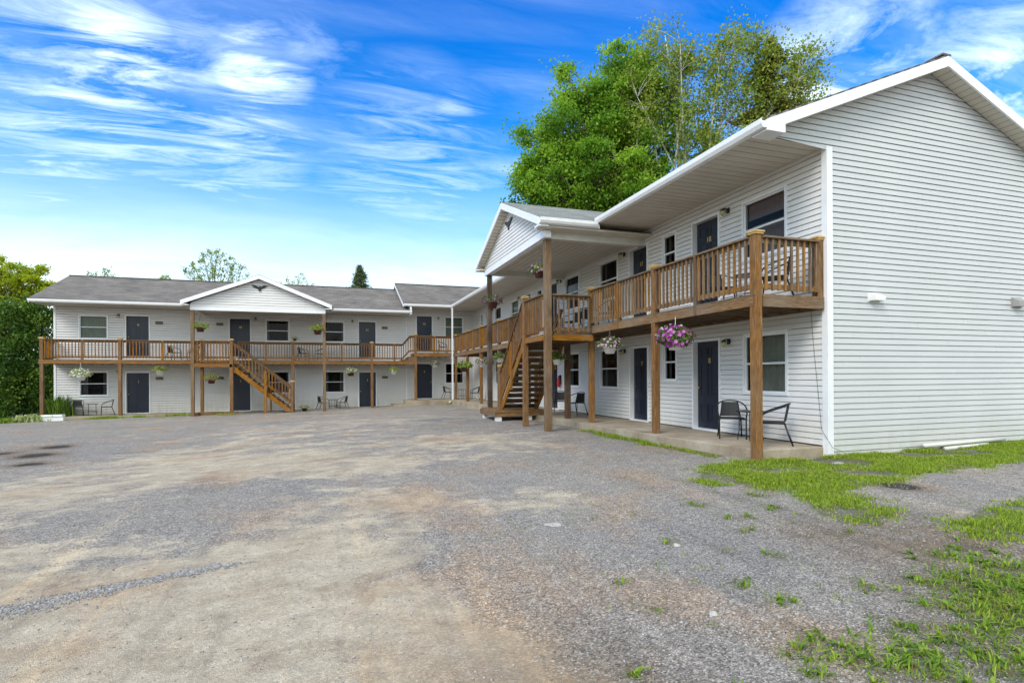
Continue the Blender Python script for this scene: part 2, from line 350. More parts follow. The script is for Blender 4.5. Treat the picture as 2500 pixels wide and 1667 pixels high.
def make_ground():
    xs=np.concatenate([[-400,-200,-100,-60,-40,-30,-24],np.arange(-20,-7,.4),np.arange(-7,9,.08),np.arange(9,20,.3),[22,26,32,45,70,120,220,400]])
    ys=np.concatenate([[-400,-150,-60,-20,-8,-4,-1,0],np.arange(.6,9,.08),np.arange(9,40,.35),[42,46,52,60,80,120,200,400]])
    X,Y=np.meshgrid(xs,ys); x=X.ravel();y=Y.ravel(); z=gz_np(x,y)
    nz=np.array([noise.noise(V((a*1.3,b*1.3,0)))*.018+noise.noise(V((a*5,b*5,3)))*.006 if (-12<a<14 and 0<b<32) else 0 for a,b in zip(x,y)])
    z=z+nz
    nx=len(xs);ny=len(ys); I=np.arange(nx*ny).reshape(ny,nx)
    F=np.stack([I[:-1,:-1],I[:-1,1:],I[1:,1:],I[1:,:-1]],-1).reshape(-1)
    t=NT('gravel_and_dirt'); p=t.pos()
    A=t.attr('gmask'); sep=t.n('ShaderNodeSeparateColor'); t.l(A.outputs['Color'],sep.inputs[0])
    grass,dirt,grav=sep.outputs[0],sep.outputs[1],sep.outputs[2]; brown=A.outputs['Alpha']
    w1=t.noise(t.map(p,(.55,.9,1),(0,0,R(-25))),1.0,6,.62,.5)
    w2=t.noise(t.map(p,(1.3,1.9,1),(0,0,R(15))),1.6,6,.65,.3)
    w3=t.noise(p,.35,4,.55)
    tanf=t.math('ADD',t.math('MULTIPLY',dirt,.74),t.math('MULTIPLY',t.math('SUBTRACT',w1.outputs[0],.5),1.6))
    tanf=t.math('SUBTRACT',tanf,t.math('MULTIPLY',grav,.5))
    tanf=t.math('ADD',tanf,t.math('MULTIPLY',t.math('SUBTRACT',w2.outputs[0],.5),2.1))
    tanf=t.ramp(tanf,[(.12,0),(.55,1)])
    gcol=t.ramp(w3.outputs[0],[(.3,(.285,.27,.255)),(.5,(.345,.315,.28)),(.7,(.30,.28,.25))])
    tcol=t.ramp(w2.outputs[0],[(.25,(.34,.275,.20)),(.5,(.45,.385,.29)),(.75,(.56,.495,.385))])
    col=t.mix(tanf,gcol,tcol)
    rust=t.ramp(t.noise(t.map(p,(.8,.5,1),(0,0,R(10)),(3,1,0)),1.0,4,.6).outputs[0],[(.52,0),(.68,.6)])
    col=t.mix(rust,col,(.42,.29,.185))
    bf=t.math('MULTIPLY',brown,t.ramp(w2.outputs[0],[(.3,.5),(.6,1.2)]),clamp=True)
    col=t.mix(t.math('MULTIPLY',bf,.85,clamp=True),col,(.20,.145,.095))
    trk=t.noise(t.map(p,(2.6,.16,1),(0,0,R(14)),(1,2,0)),1.0,5,.6,.25)
    trk2=t.noise(t.map(p,(.35,1.7,1),(0,0,R(-8)),(4,2,0)),1.0,5,.6,.3)
    sepp=t.n('ShaderNodeSeparateXYZ'); t.l(p,sepp.inputs[0])
    far=t.ramp(t.math('MULTIPLY',sepp.outputs[1],.05),[(.30,0),(.55,1)])
    tk=t.mix(far,trk.outputs[0],trk2.outputs[0])
    col=t.mix(1,col,t.ramp(tk,[(.30,(.74,.74,.75)),(.46,(.98,.98,.98)),(.56,(.96,.96,.96)),(.68,(1.20,1.15,1.06))]),'MULTIPLY')
    mot=t.noise(p,7,5,.7); col=t.mix(.65,col,t.ramp(mot.outputs[0],[(.3,.72),(.5,1),(.7,1.2)]),'MULTIPLY')
    dk=t.math('MULTIPLY',t.math('SUBTRACT',brown,1.0,clamp=True),t.ramp(mot.outputs[0],[(.35,.8),(.6,4.0)]),clamp=True); col=t.mix(dk,col,(.055,.05,.045))
    # stones
    vo=t.n('ShaderNodeTexVoronoi'); t.l(p,vo.inputs['Vector']); vo.inputs['Scale'].default_value=95
    vo2=t.n('ShaderNodeTexVoronoi'); t.l(p,vo2.inputs['Vector']); vo2.inputs['Scale'].default_value=46
    vo3=t.n('ShaderNodeTexVoronoi'); t.l(p,vo3.inputs['Vector']); vo3.inputs['Scale'].default_value=130
    def bright(v):
        q=t.n('ShaderNodeSeparateColor'); t.l(v.outputs['Color'],q.inputs[0]); return q.outputs[0]
    s1=t.ramp(bright(vo),[(0,.45),(.45,.92),(.8,1.2),(1,1.8)]); s2=t.ramp(bright(vo2),[(0,.6),(.5,.95),(1,1.45)]); s3=t.ramp(bright(vo3),[(0,.6),(1,1.4)])
    gs=t.mix(1,t.mix(.75,s1,s3,'MULTIPLY'),s2,'MULTIPLY') if False else t.mix(.45,t.mix(.6,s1,s3,'MULTIPLY'),s2,'MULTIPLY')
    amt=t.math('SUBTRACT',1,t.math('MULTIPLY',tanf,.68))
    col=t.mix(amt,col,t.mix(1,col,gs,'MULTIPLY'))
    # green under the grass
    gf=t.math('MULTIPLY',grass,t.ramp(w2.outputs[0],[(.35,.35),(.6,1)]),clamp=True)
    col=t.mix(t.math('MULTIPLY',gf,.8),col,(.085,.10,.03))
    h=t.math('ADD',t.math('MULTIPLY',vo.outputs['Distance'],amt),t.math('MULTIPLY',w2.outputs[0],.6))
    h=t.math('ADD',h,t.math('MULTIPLY',vo3.outputs['Distance'],.5))
    t.bump(h,.9,.014)
    m=t.base(col,.92,.2)
    o=np_mesh('ground',np.stack([x,y,z],1),F,4,m,kind='structure',smooth=True)
    g=np.zeros_like(x)
    for P in GRASS+[STRIP]: g=np.maximum(g,in_poly(x,y,P)*1.0)
    for a,b,r in TUFTS: g=np.maximum(g,.7*np.exp(-((x-a)**2+(y-b)**2)/(2*(r*.8)**2)))
    at=o.data.attributes.new('gmask','FLOAT_COLOR','POINT')
    C=np.stack([np.clip(g,0,1),np.clip(blobs(x,y,TAN),0,1.3),np.clip(blobs(x,y,GREY),0,1.3),np.clip(blobs(x,y,BROWN),0,2.2)],1)
    at.data.foreach_set('color',C.astype(np.float32).ravel())
make_ground()

def blades(name,pts,hs,ws,mat,parent=None,lean=.5,kind=None):
    n=len(pts); x,y=pts[:,0],pts[:,1]; z=gz_np(x,y)-.01
    th=RNG.uniform(0,2*np.pi,n); d=np.stack([np.cos(th),np.sin(th),np.zeros(n)],1)
    s=np.stack([-np.sin(th),np.cos(th),np.zeros(n)],1)*ws[:,None]*.5
    b=np.stack([x,y,z],1); up=np.array([0,0,1.]); ln=RNG.uniform(.1,1,n)*lean
    m=b+up*(hs*.6)[:,None]+d*(hs*ln*.35)[:,None]; tp=b+up*(hs*(1-.35*ln))[:,None]+d*(hs*ln)[:,None]
    vs=np.stack([b-s,b+s,m+s*.8,m-s*.8,tp+s*.12,tp-s*.12],1).reshape(-1,3)
    k=np.arange(n)*6; F=np.stack([k,k+1,k+2,k+3,k+3,k+2,k+4,k+5],1).reshape(-1)
    return np_mesh(name,vs,F,4,mat,parent,np.repeat(RNG.uniform(0,1,n),2),kind)
def in_grass():
    P=[];H=[]
    for poly,dens in ((GRASS[0],5600),(GRASS[1],4800),(GRASS[2],1100),(GRASS[3],5200),(STRIP,3600)):
        a=np.array(poly); x0,y0=a.min(0);x1,y1=a.max(0); area=(x1-x0)*(y1-y0)
        n=int(area*dens*.5/14); cx=RNG.uniform(x0,x1,n);cy=RNG.uniform(y0,y1,n)
        nn=np.array([noise.noise(V((p*1.1,q*1.1,5)))+.6*noise.noise(V((p*3,q*3,9))) for p,q in zip(cx,cy)])
        k=in_poly(cx+RNG.normal(0,.1,n),cy+RNG.normal(0,.06,n),poly)&(nn>-.24); cx=cx[k];cy=cy[k];nn=nn[k]
        for a_,b_,q in zip(cx,cy,nn):
            m=RNG.integers(16,34); p=np.stack([RNG.normal(a_,.055,m),RNG.normal(b_,.055,m)],1)
            P.append(p); H.append(RNG.uniform(.5,1,m)*(.05+.035*(q+.4)+ (.03 if b_>7 else 0)))
    for poly in GRASS+[STRIP]:
        for i in range(len(poly)):
            (x1,y1),(x2,y2)=poly[i],poly[(i+1)%len(poly)]; L=math.hypot(x2-x1,y2-y1)
            for _ in range(int(L*16)):
                u=RNG.uniform(); a_=x1+(x2-x1)*u+RNG.normal(0,.16); b_=y1+(y2-y1)*u+RNG.normal(0,.12); m=RNG.integers(4,14)
                P.append(np.stack([RNG.normal(a_,.035,m),RNG.normal(b_,.03,m)],1)); H.append(RNG.uniform(.4,1,m)*.05)
    P=np.concatenate(P);H=np.concatenate(H)
    ok=~((P[:,1]>7.36)&(P[:,0]>6.72))&~((P[:,1]>8.0)&(P[:,0]>6.46))
    P=P[ok];H=H[ok]
    blades('lawn_grass',P,H,RNG.uniform(.005,.012,len(P)),M['grass'],kind='stuff',lean=1.2)
    k=RNG.uniform(0,1,len(P))<.10; blades('dry_grass',P[k]+RNG.normal(0,.02,(k.sum(),2)),H[k]*1.0,RNG.uniform(.004,.008,k.sum()),M['dry'],kind='stuff',lean=1.4)
in_grass()
def tufts():
    P=[];H=[];W=[];P2=[];H2=[]
    for a,b,r in TUFTS:
        m=int(r*r*1700)+7
        P.append(np.stack([RNG.normal(a,r*.5,m),RNG.normal(b,r*.42,m)],1)); H.append(RNG.uniform(.25,1,m)*(.035+r*.26)*RNG.uniform(.6,1.2)); W.append(RNG.uniform(.005,.012,m))
        m=int(m*.5); P2.append(np.stack([RNG.normal(a,r*.5,m),RNG.normal(b,r*.45,m)],1)); H2.append(RNG.uniform(.3,1,m)*(.03+r*.15))
    n=700; x=RNG.uniform(1.4,6.5,n);y=RNG.uniform(1.7,6.3,n); k=np.array([noise.noise(V((a,b,2)))>.05 for a,b in zip(x,y)]); x=x[k];y=y[k]
    for a,b in zip(x,y):
        m=RNG.integers(2,7); P.append(np.stack([RNG.normal(a,.02,m),RNG.normal(b,.02,m)],1)); H.append(RNG.uniform(.015,.04,m)); W.append(RNG.uniform(.004,.008,m))
    blades('grass_tufts',np.concatenate(P),np.concatenate(H),np.concatenate(W),M['weed'],kind='stuff',lean=1.0)
    blades('dry_grass',np.concatenate(P2),np.concatenate(H2),RNG.uniform(.004,.009,sum(map(len,P2))),M['dry'],kind='stuff',lean=1.3)
    # low ground along the far slab
    Q=[]
    for a,b,r,c in ((-9.9,30.05,.35,500),(-8.6,30.1,.2,150),(-6.9,30.0,.35,320),(-12.9,29.7,.6,300),(-4.8,28.9,.3,80),(6.2,29.9,.2,60)):
        Q.append(np.stack([RNG.normal(a,r,c),RNG.normal(b,.08,c)],1))
    Q=np.concatenate(Q); blades('verge_grass',Q,RNG.uniform(.06,.18,len(Q)),RNG.uniform(.015,.03,len(Q)),M['grass'],kind='stuff',lean=.8)
tufts()
def rosettes():
    P=[];H=[];W=[]
    for a,b,r_ in TUFTS+[(4.6,2.4,.5),(3.9,2.0,.4),(2.9,2.2,.3),(4.9,3.0,.3)]*2:
        for _ in range(int(.5+r_*r_*190)):
            x=RNG.normal(a,r_*.6);y=RNG.normal(b,r_*.5); m=RNG.integers(7,15)
            P.append(np.stack([RNG.normal(x,.008,m),RNG.normal(y,.008,m)],1)); k=RNG.uniform(.5,1.2); H.append(RNG.uniform(.03,.075,m)*k); W.append(RNG.uniform(.008,.02,m)*k)
    blades('broadleaf_weeds',np.concatenate(P),np.concatenate(H),np.concatenate(W),M['weed'],kind='stuff',lean=1.9)
rosettes()
def pebbles():
    n=60000
    # density falls with distance from the viewer; only where gravel lies
    th=RNG.uniform(R(-35),R(75),n); rr=1.6+RNG.power(1.3,n)*7.5; x=rr*np.sin(th); y=rr*np.cos(th)
    ok=(x<7.9)&(y>1.4); x=x[ok];y=y[ok]
    dn=np.clip(blobs(x,y,TAN),0,1)-np.clip(blobs(x,y,GREY),0,1)*1.2
    k=(RNG.uniform(0,1,len(x))>(.52+dn*.30)) & ~((y>7.3)&(x>6.4)); x=x[k];y=y[k]
    # band of coarse broken stone
    m=2400; u=RNG.uniform(0,1,m); u=u**.8; bx=-2.5+u*1.75+RNG.normal(0,.07,m); by=4.38+u*.62+RNG.normal(0,.085,m)*(1.2-u)
    N0=len(x); x=np.concatenate([x,bx]);y=np.concatenate([y,by]); N=len(x)
    s=RNG.uniform(.0035,.0085,N)*(1+RNG.power(.25,N)*.7); s[N0:]=RNG.uniform(.006,.015,m)
    z=gz_np(x,y)+np.array([noise.noise(V((a*1.3,b*1.3,0)))*.018+noise.noise(V((a*5,b*5,3)))*.006 for a,b in zip(x,y)])
    base=np.array([[1,0,0],[0,1,0],[-1,0,0],[0,-1,0],[0,0,1],[0,0,-1.]])
    q=RNG.uniform(0,2*np.pi,N); c,sn=np.cos(q),np.sin(q)
    J=base[None]*RNG.uniform(.65,1.25,(N,6,1))+RNG.normal(0,.16,(N,6,3)); J=J*s[:,None,None]; J[:,:,2]*=.62
    X=J[:,:,0]*c[:,None]-J[:,:,1]*sn[:,None]; Y=J[:,:,0]*sn[:,None]+J[:,:,1]*c[:,None]
    vs=np.stack([X+x[:,None],Y+y[:,None],J[:,:,2]+z[:,None]+s[:,None]*.15],2).reshape(-1,3)
    f=np.array([[0,1,4],[1,2,4],[2,3,4],[3,0,4],[1,0,5],[2,1,5],[3,2,5],[0,3,5]])
    F=(f[None]+(np.arange(N)*6)[:,None,None]).reshape(-1)
    rd=RNG.beta(2,2.4,N); rd[N0:]=RNG.uniform(.0,.72,m)
    np_mesh('gravel',vs,F,3,M['pebble'],None,np.repeat(rd,8),'stuff')
pebbles()
def rock(name,x,y,s,label,flat=.5,mat=None,seed=1):
    rs=np.random.default_rng(seed); b=MB()
    prof=[(0.01,-.5),(.7,-.4),(1,0),(.8,.45),(.35,.8),(.01,.85)]
    b.lathe([(r*s,z*s*flat) for r,z in prof],(0,0,0),9)
    b.v=[(v[0]*rs.uniform(.75,1.25),v[1]*rs.uniform(.75,1.2),v[2]*rs.uniform(.85,1.15)) for v in b.v]
    o=b.build(name,mat or M['stone']); o.location=(x,y,gz(x,y)+s*flat*.1); o.rotation_euler[2]=rs.uniform(0,6)
    tag(o,label,'stone')
rock('pale_rock',2.89,4.16,.035,'small rounded white stone lying alone on the grey gravel',.6,seed=2)
rock('pale_rock',2.31,2.93,.028,'small pale pointed stone lying on gravel nearest the viewer',.8,seed=3)
rock('flat_rock',2.13,5.16,.085,'flat pale slab of stone set flush in the gravel',.14,seed=4)
rock('flat_rock',7.71,6.72,.10,'flat pale stone lying in the grass beside the porch corner post',.28,seed=5)

# ------------------------------------------------------------------ walls
class Wall:
    def __init__(s,O,U,N): s.O=V(O);s.U=V(U);s.N=V(N)
    def p(s,u,z,d=0): return s.O+s.U*u+s.N*d+V((0,0,z))
EXPO=.1043
def siding(mb,W,z0,z1,lim,ops=(),phase=0.0,EXPO=.1043,GR=.0135,BK=.026):
    """lap siding courses as real tilted strips; lim(z)->(u0,u1); ops=(u0,u1,z0,z1) openings"""
    k=math.floor((z0-phase)/EXPO); z=phase+k*EXPO
    while z<z1-1e-4:
        a=max(z,z0); b=min(z+EXPO,z1)
        cuts=sorted({a,b}|{q for o in ops for q in (o[2],o[3]) if a<q<b})
        r=random.random()
        for c,d in zip(cuts,cuts[1:]):
            if d-c<1e-4: continue
            md=(c+d)/2; L=lim(c);T=lim(d)
            if T[1]-T[0]<.001 and L[1]-L[0]<.001: continue
            seg=[(L[0],L[1],T[0],T[1])]
            for o in ops:
                if o[2]<md<o[3]:
                    ns=[]
                    for (l0,l1,t0,t1) in seg:
                        if o[1]<=l0 or o[0]>=l1: ns.append((l0,l1,t0,t1)); continue
                        if o[0]>l0: ns.append((l0,o[0],t0,o[0]))
                        if o[1]<l1: ns.append((o[1],l1,o[1],t1))
                    seg=ns
            f=lambda q:.0145*(1-(q-z)/EXPO)+.002
            for (l0,l1,t0,t1) in seg:
                top=z+EXPO; e=min(d,top-GR)
                if e<=c+1e-4: continue
                k2=(e-c)/(d-c); m0=l0+(t0-l0)*k2; m1=l1+(t1-l1)*k2
                P=[W.p(l0,c,f(c)),W.p(l1,c,f(c)),W.p(m1,e,f(e)),W.p(m0,e,f(e))]
                if e<d-1e-4:
                    G1=[W.p(m0,e,f(e)),W.p(m1,e,f(e)),W.p(m1,e,-BK),W.p(m0,e,-BK)]; G2=[W.p(m0,e,-BK),W.p(m1,e,-BK),W.p(t1,d,-BK),W.p(t0,d,-BK)]
                    ff=[(0,1,2,3)] if W.U.cross(V((0,0,1))).dot(W.N)>0 else [(3,2,1,0)]
                    mb.add(G1,ff,None,r); mb.add(G2,ff,None,r)
                q=[W.p(l0,c,f(c)),W.p(l1,c,f(c)),W.p(l1,c,-BK),W.p(l0,c,-BK)]
                fl=W.U.cross(V((0,0,1))).dot(W.N)>0
                fa=[(0,1,2,3)] if fl else [(3,2,1,0)]
                mb.add(P,fa,None,r)
                if abs(c-z)<1e-5 and e-c>.05 and l1-l0>1.2:
                    for _ in range(int((l1-l0)/3.2+random.random())):
                        us=random.uniform(l0+.1,l1-.4); off=.0028; wd=.0035 if EXPO<.11 else .006
                        mb.add([W.p(us,c,f(c)+off),W.p(us+wd,c,f(c)+off),W.p(us+wd,e,f(e)+off),W.p(us,e,f(e)+off),W.p(us,c,f(c)),W.p(us+wd,c,f(c)),W.p(us+wd,e,f(e)),W.p(us,e,f(e))],[(0,1,2,3),(0,4,7,3),(1,2,6,5)],None,r)
                if abs(c-z)<1e-5 and z>z0+.001: mb.add(q,[(3,2,1,0)] if fl else [(0,1,2,3)],None,r)
        z+=EXPO
def text_obj(name,body,size,W,u,z,d,mat,parent):
    cu=bpy.data.curves.new('num','FONT'); cu.body=body; cu.size=size; cu.extrude=.006; cu.align_x='CENTER'; cu.align_y='CENTER'
    tmp=bpy.data.objects.new('num',cu); COL.objects.link(tmp)
    dg=bpy.context.evaluated_depsgraph_get(); me=bpy.data.meshes.new_from_object(tmp.evaluated_get(dg))
    bpy.data.objects.remove(tmp); bpy.data.curves.remove(cu)
    X=V((0,0,1)).cross(W.N); Mx=Matrix((X,V((0,0,1)),W.N)).transposed().to_4x4(); Mx.translation=W.p(u,z,d)
    me.transform(Mx); me.materials.clear(); me.materials.append(mat)
    o=bpy.data.objects.new(name,me); COL.objects.link(o); o.parent=parent; return o
def wbox(mb,W,u0,u1,z0,z1,d0,d1,rnd=None):
    c=W.p((u0+u1)/2,(z0+z1)/2,(d0+d1)/2)
    mb.obox(c,W.U*(u1-u0)/2,V((0,0,(z1-z0)/2)),W.N*(d1-d0)/2,rnd)
def door(W,u0,u1,zf,parent,num=None,knob=1,plain=False,lab=None):
    z1=zf+2.09; c=.055
    fr=MB(); wbox(fr,W,u0,u0+c,zf,z1,-.14,.03); wbox(fr,W,u1-c,u1,zf,z1,-.14,.03); wbox(fr,W,u0+c,u1-c,z1-c,z1,-.14,.03); wbox(fr,W,u0+c,u1-c,zf,zf+.035,-.14,.045)
    F=fr.build('door_frame',M['trim'],parent)
    b=MB(); a0,a1=u0+c+.004,u1-c-.004; zb=zf+.039; zt=z1-c-.004; D=-.10
    wbox(b,W,a0,a1,zb,zt,D-.045,D)
    w=a1-a0; 
    for (s0,s1) in ((.13,.45),(.55,.87)):
        for (t0,t1) in ((.07,.28),(.37,.76),(.82,.94)):
            x0=a0+w*s0;x1=a0+w*s1; y0=zb+(zt-zb)*t0;y1=zb+(zt-zb)*t1
            for (e0,e1,g0,g1) in ((x0,x1,y0,y0+.02),(x0,x1,y1-.02,y1),(x0,x0+.02,y0+.02,y1-.02),(x1-.02,x1,y0+.02,y1-.02)): wbox(b,W,e0,e1,g0,g1,D,D+.010)
            wbox(b,W,x0+.05,x1-.05,y0+.05,y1-.05,D,D+.008)
    dr=b.build('door',M['door'],parent)
    k=MB(); uk=a0+.075 if knob>0 else a1-.075; q=W.p(uk,zb+.93,D)
    k.tube([q,q+W.N*.035],.014,8); k.tube([q+W.N*.03,q+W.N*.04,q+W.N*.06,q+W.N*.07],[.018,.03,.03,.012],10); k.build('door_handle',M['brass'],dr,True)
    if num: text_obj('room_number',num,.17,W,(a0+a1)/2,zb+1.55,D+.012,M['numb'],dr)
def window(W,u0,u1,z0,z1,parent,style='dark'):
    c=.05; zm=(z0+z1)/2
    f=MB(); 
    for a in ((u0,u0+c,z0,z1),(u1-c,u1,z0,z1),(u0+c,u1-c,z0,z0+c),(u0+c,u1-c,z1-c,z1)): wbox(f,W,*a,-.08,.032)
    s=.028; i0,i1=u0+c,u1-c; j0,j1=z0+c,z1-c
    for a in ((i0,i0+s,j0,j1),(i1-s,i1,j0,j1),(i0+s,i1-s,j0,j0+s),(i0+s,i1-s,j1-s,j1)): wbox(f,W,*a,-.06,-.005)
    wbox(f,W,i0+s,i1-s,zm-.02,zm+.02,-.055,.004)
    F=f.build('window_frame',M['trim'],parent)
    g=MB(); g.add([W.p(i0+s,j0+s,-.035),W.p(i1-s,j0+s,-.035),W.p(i1-s,zm-.021,-.035),W.p(i0+s,zm-.021,-.035)],[(0,1,2,3)])
    g.add([W.p(i0+s,zm+.021,-.022),W.p(i1-s,zm+.021,-.022),W.p(i1-s,j1-s,-.022),W.p(i0+s,j1-s,-.022)],[(0,1,2,3)])
    if (W.U.cross(V((0,0,1)))).dot(W.N)<0: g.f=[list(reversed(q)) for q in g.f]
    g.build('pane',M['glass'],F)
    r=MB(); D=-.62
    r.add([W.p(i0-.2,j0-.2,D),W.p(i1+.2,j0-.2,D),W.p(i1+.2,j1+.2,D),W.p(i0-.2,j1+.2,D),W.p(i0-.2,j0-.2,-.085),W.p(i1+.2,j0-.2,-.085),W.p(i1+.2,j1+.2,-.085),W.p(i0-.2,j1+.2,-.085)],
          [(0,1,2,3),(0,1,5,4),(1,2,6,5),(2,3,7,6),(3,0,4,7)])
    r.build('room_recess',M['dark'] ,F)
    sheets=[]
    def sheet(a,b,t0,t1,d=-.16,amp=.018):
        n=max(4,int((b-a)/.025)); vs=[]
        for i in range(n+1):
            u=a+(b-a)*i/n; dd=d+amp*math.sin(u*55)+amp*.5*math.sin(u*23)
            vs+= [W.p(u,t0,dd),W.p(u,t1,dd)]
        c1=MB(); c1.add(vs,[(2*i,2*i+2,2*i+3,2*i+1) for i in range(n)],None,.5); sheets.append(c1)
    w=i1-i0
    if style=='blind': sheet(i0,i1,j0,j1-.06,-.11,.003); mt='blind'
    elif style=='curtain': sheet(i0,i0+w*.72,j0,j1); sheet(i0+w*.9,i1,j0,j1); mt='curt'
    elif style=='mauve': sheet(i0,i1,zm+.22,j1,-.10,.002); sheet(i0,i1,j0,zm+.12,-.2,.004); mt='mauve'  # upper sheet a blind; the mauve of both is painted reflection
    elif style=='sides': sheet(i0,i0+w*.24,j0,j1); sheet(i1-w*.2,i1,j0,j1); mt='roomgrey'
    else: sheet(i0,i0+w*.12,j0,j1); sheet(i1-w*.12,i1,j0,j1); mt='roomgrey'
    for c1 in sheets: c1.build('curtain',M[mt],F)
def lamp(W,u,z,parent):
    b=MB(); wbox(b,W,u-.045,u+.045,z-.06,z+.06,.002,.03); q=W.p(u,z,.03)
    b.tube([q+V((0,0,.02)),q+W.N*.06+V((0,0,.05)),q+W.N*.12+V((0,0,.03))],.012,6)
    b.lathe([(.02,.03),(.055,.01),(.06,-.01)],W.p(u,z,.15),10)
    L=b.build('wall_lamp',M['black'],parent); g=MB(); g.lathe([(.045,-.012),(.055,-.05),(.045,-.1),(.015,-.125)],W.p(u,z,.15),10); g.build('lamp_globe',M['glob'],L,True)
def hood(W,u,z,parent,mat='hoodd',w=.33,h=.14):
    b=MB(); wbox(b,W,u-w/2,u+w/2,z-h/2,z+h/2,.004,.03)
    P=[W.p(u-w*.42,z+h*.42,.03),W.p(u-w*.42,z-h*.42,.03),W.p(u-w*.42,z-h*.42,.14),W.p(u-w*.42,z+h*.1,.14)]
    b.prism(P,W.U,w*.84); b.build('wall_vent',M[mat],parent)
def soffit(parent,x0,x1,y0,y1,z,along='y',name='soffit'):
    b=MB(); p=.203; g=.020
    if along=='y':
        n=int((y1-y0)/p)+1; p=(y1-y0)/n
        for i in range(n): b.box(x0,x1,y0+i*p+g/2,y0+(i+1)*p-g/2,z,z+.012,.5)
    else:
        n=int((x1-x0)/p)+1; p=(x1-x0)/n
        for i in range(n): b.box(x0+i*p+g/2,x0+(i+1)*p-g/2,y0,y1,z,z+.012,.5)
    b.box(x0,x1,y0,y1,z+.045,z+.06,.5)
    return b.build(name,M['soffit'],parent)
def roof_quad(mb,a,b,c,d,th=.035):
    """slab with a-b the eave, d-c the ridge; uv metres"""
    a,b,c,d=map(V,(a,b,c,d)); n=(b-a).cross(d-a).normalized()
    if n.z<0: n=-n
    vs=[a,b,c,d]+[p-n*th for p in (a,b,c,d)]
    L=(b-a).length; e=(b-a).normalized(); uv=[((p-a).dot(e),(p-a).dot(n.cross(e))) for p in (a,b,c,d)]
    f=[(0,1,2,3),(7,6,5,4),(0,4,5,1),(1,5,6,2),(2,6,7,3),(3,7,4,0)]
    if (b-a).cross(d-a).z<0: f=[tuple(reversed(q)) for q in f]
    uvs=[[uv[i%4] for i in q] for q in f]
    mb.add(vs,f,uvs,.5)
def board(mb,p,q,depth,th,outn):
    """rake/fascia board hanging down 'depth' from the line p-q, thickness th along outn"""
    p,q=V(p),V(q); o=V(outn)*th; dn=V((0,0,-depth))
    vs=[p,q,q+dn,p+dn]+[x+o for x in (p,q,q+dn,p+dn)]
    f=[(0,1,2,3),(7,6,5,4),(0,4,5,1),(1,5,6,2),(2,6,7,3),(3,7,4,0)]
    mb.add(vs,f,None,.5)
def recalc(o):
    import bmesh
    bm=bmesh.new(); bm.from_mesh(o.data); bmesh.ops.recalc_face_normals(bm,faces=bm.faces); bm.to_mesh(o.data); bm.free(); return o

S=.418; XF=8.19; YG=7.35; YL=32.1
WF=Wall((XF,0,0),(0,1,0),(-1,0,0))       # right wing facade, u=Y
WG=Wall((0,YG,0),(1,0,0),(0,-1,0))       # gable end, u=X
WL=Wall((0,YL,0),(1,0,0),(0,-1,0))       # left wing facade, u=X

# ---------------- right wing
RB=thing('motel_wing','long white two storey motel wing on the right, its gable end nearest','building',(XF,YG,0))
RB.location=(0,0,0)
doorsR=[(10.09,11.09),(12.98,13.98),(19.18,20.18),(22.08,23.08),(28.27,29.27)]
winR=[(8.21,9.40),(14.62,15.82),(17.30,18.50),(23.71,24.89),(26.4,27.58)]
smR=[(11.69,12.31),(20.8,21.4),(29.9,30.5)]
ops=[]
for a,b in doorsR: ops+= [(a,b,0,2.09),(a,b,2.78,4.87)]
for a,b in winR: ops+= [(a,b,.86,2.11),(a,b,3.60,4.84)]
for a,b in smR: ops+= [(a,b,1.10,2.10),(a,b,3.86,4.86)]
b=MB(); siding(b,WF,0.01,5.2,lambda z:(YG+.08,YL-.02),ops,.02); b.build('front_wall',M['siding'],RB)
# backing behind siding so that no light leaks
zu=lambda X:5.16+S*(min(X,21.46-X)-6.62)
def limG(z):
    if z<5.20: return (XF+.09,13.95)
    h=(z-5.16)/S; return (max(6.64,6.62+h),min(14.8,14.84-h))
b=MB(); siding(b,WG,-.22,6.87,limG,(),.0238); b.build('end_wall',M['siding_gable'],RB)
b=MB(); wbox(b,WF,YG-.005,YG+.085,-.22,5.2,0,.03); 
b2=MB(); b.box(XF-.03,XF+.10,YG-.03,YG+.0,-.22,5.2,.5)
b.box(XF-.035,XF+.0,YG-.034,YG-.0301,-.22,5.2,.5); b.build('corner_trim',M['trim'],RB)
b=MB(); b.box(XF+.80,XF+.84,YG+.1,38.6,0,5.1); b.box(XF+.2,14.0,YG+.02,YG+.05,-.3,5.2); b.box(13.97,14.0,YG+.06,38.6,-.3,5.2)
b.each('back_wall',M['siding'],RB)
# roof
rf=MB(); y0,y1=7.05,38.9
roof_quad(rf,(6.55,y0,5.325),(6.55,y1,5.325),(10.73,y1,7.075),(10.73,y0,7.075)); roof_quad(rf,(14.91,y1,5.325),(14.91,y0,5.325),(10.73,y0,7.075),(10.73,y1,7.075))
ROOF=rf.build('roof',M['shingle'],RB)
rc=MB(); rc.bar((10.73,y0,7.085),(10.73,y1,7.085),.22,.03); rc.build('ridge_cap',M['shingle'],ROOF)
f=MB(); board(f,(6.62,y0,5.32),(10.73,y0,7.04),.185,.03,(0,-1,0)); board(f,(10.73,y0,7.04),(14.84,y0,5.32),.185,.03,(0,-1,0))
f.box(6.60,6.62,y0,30.6,5.17,5.32)
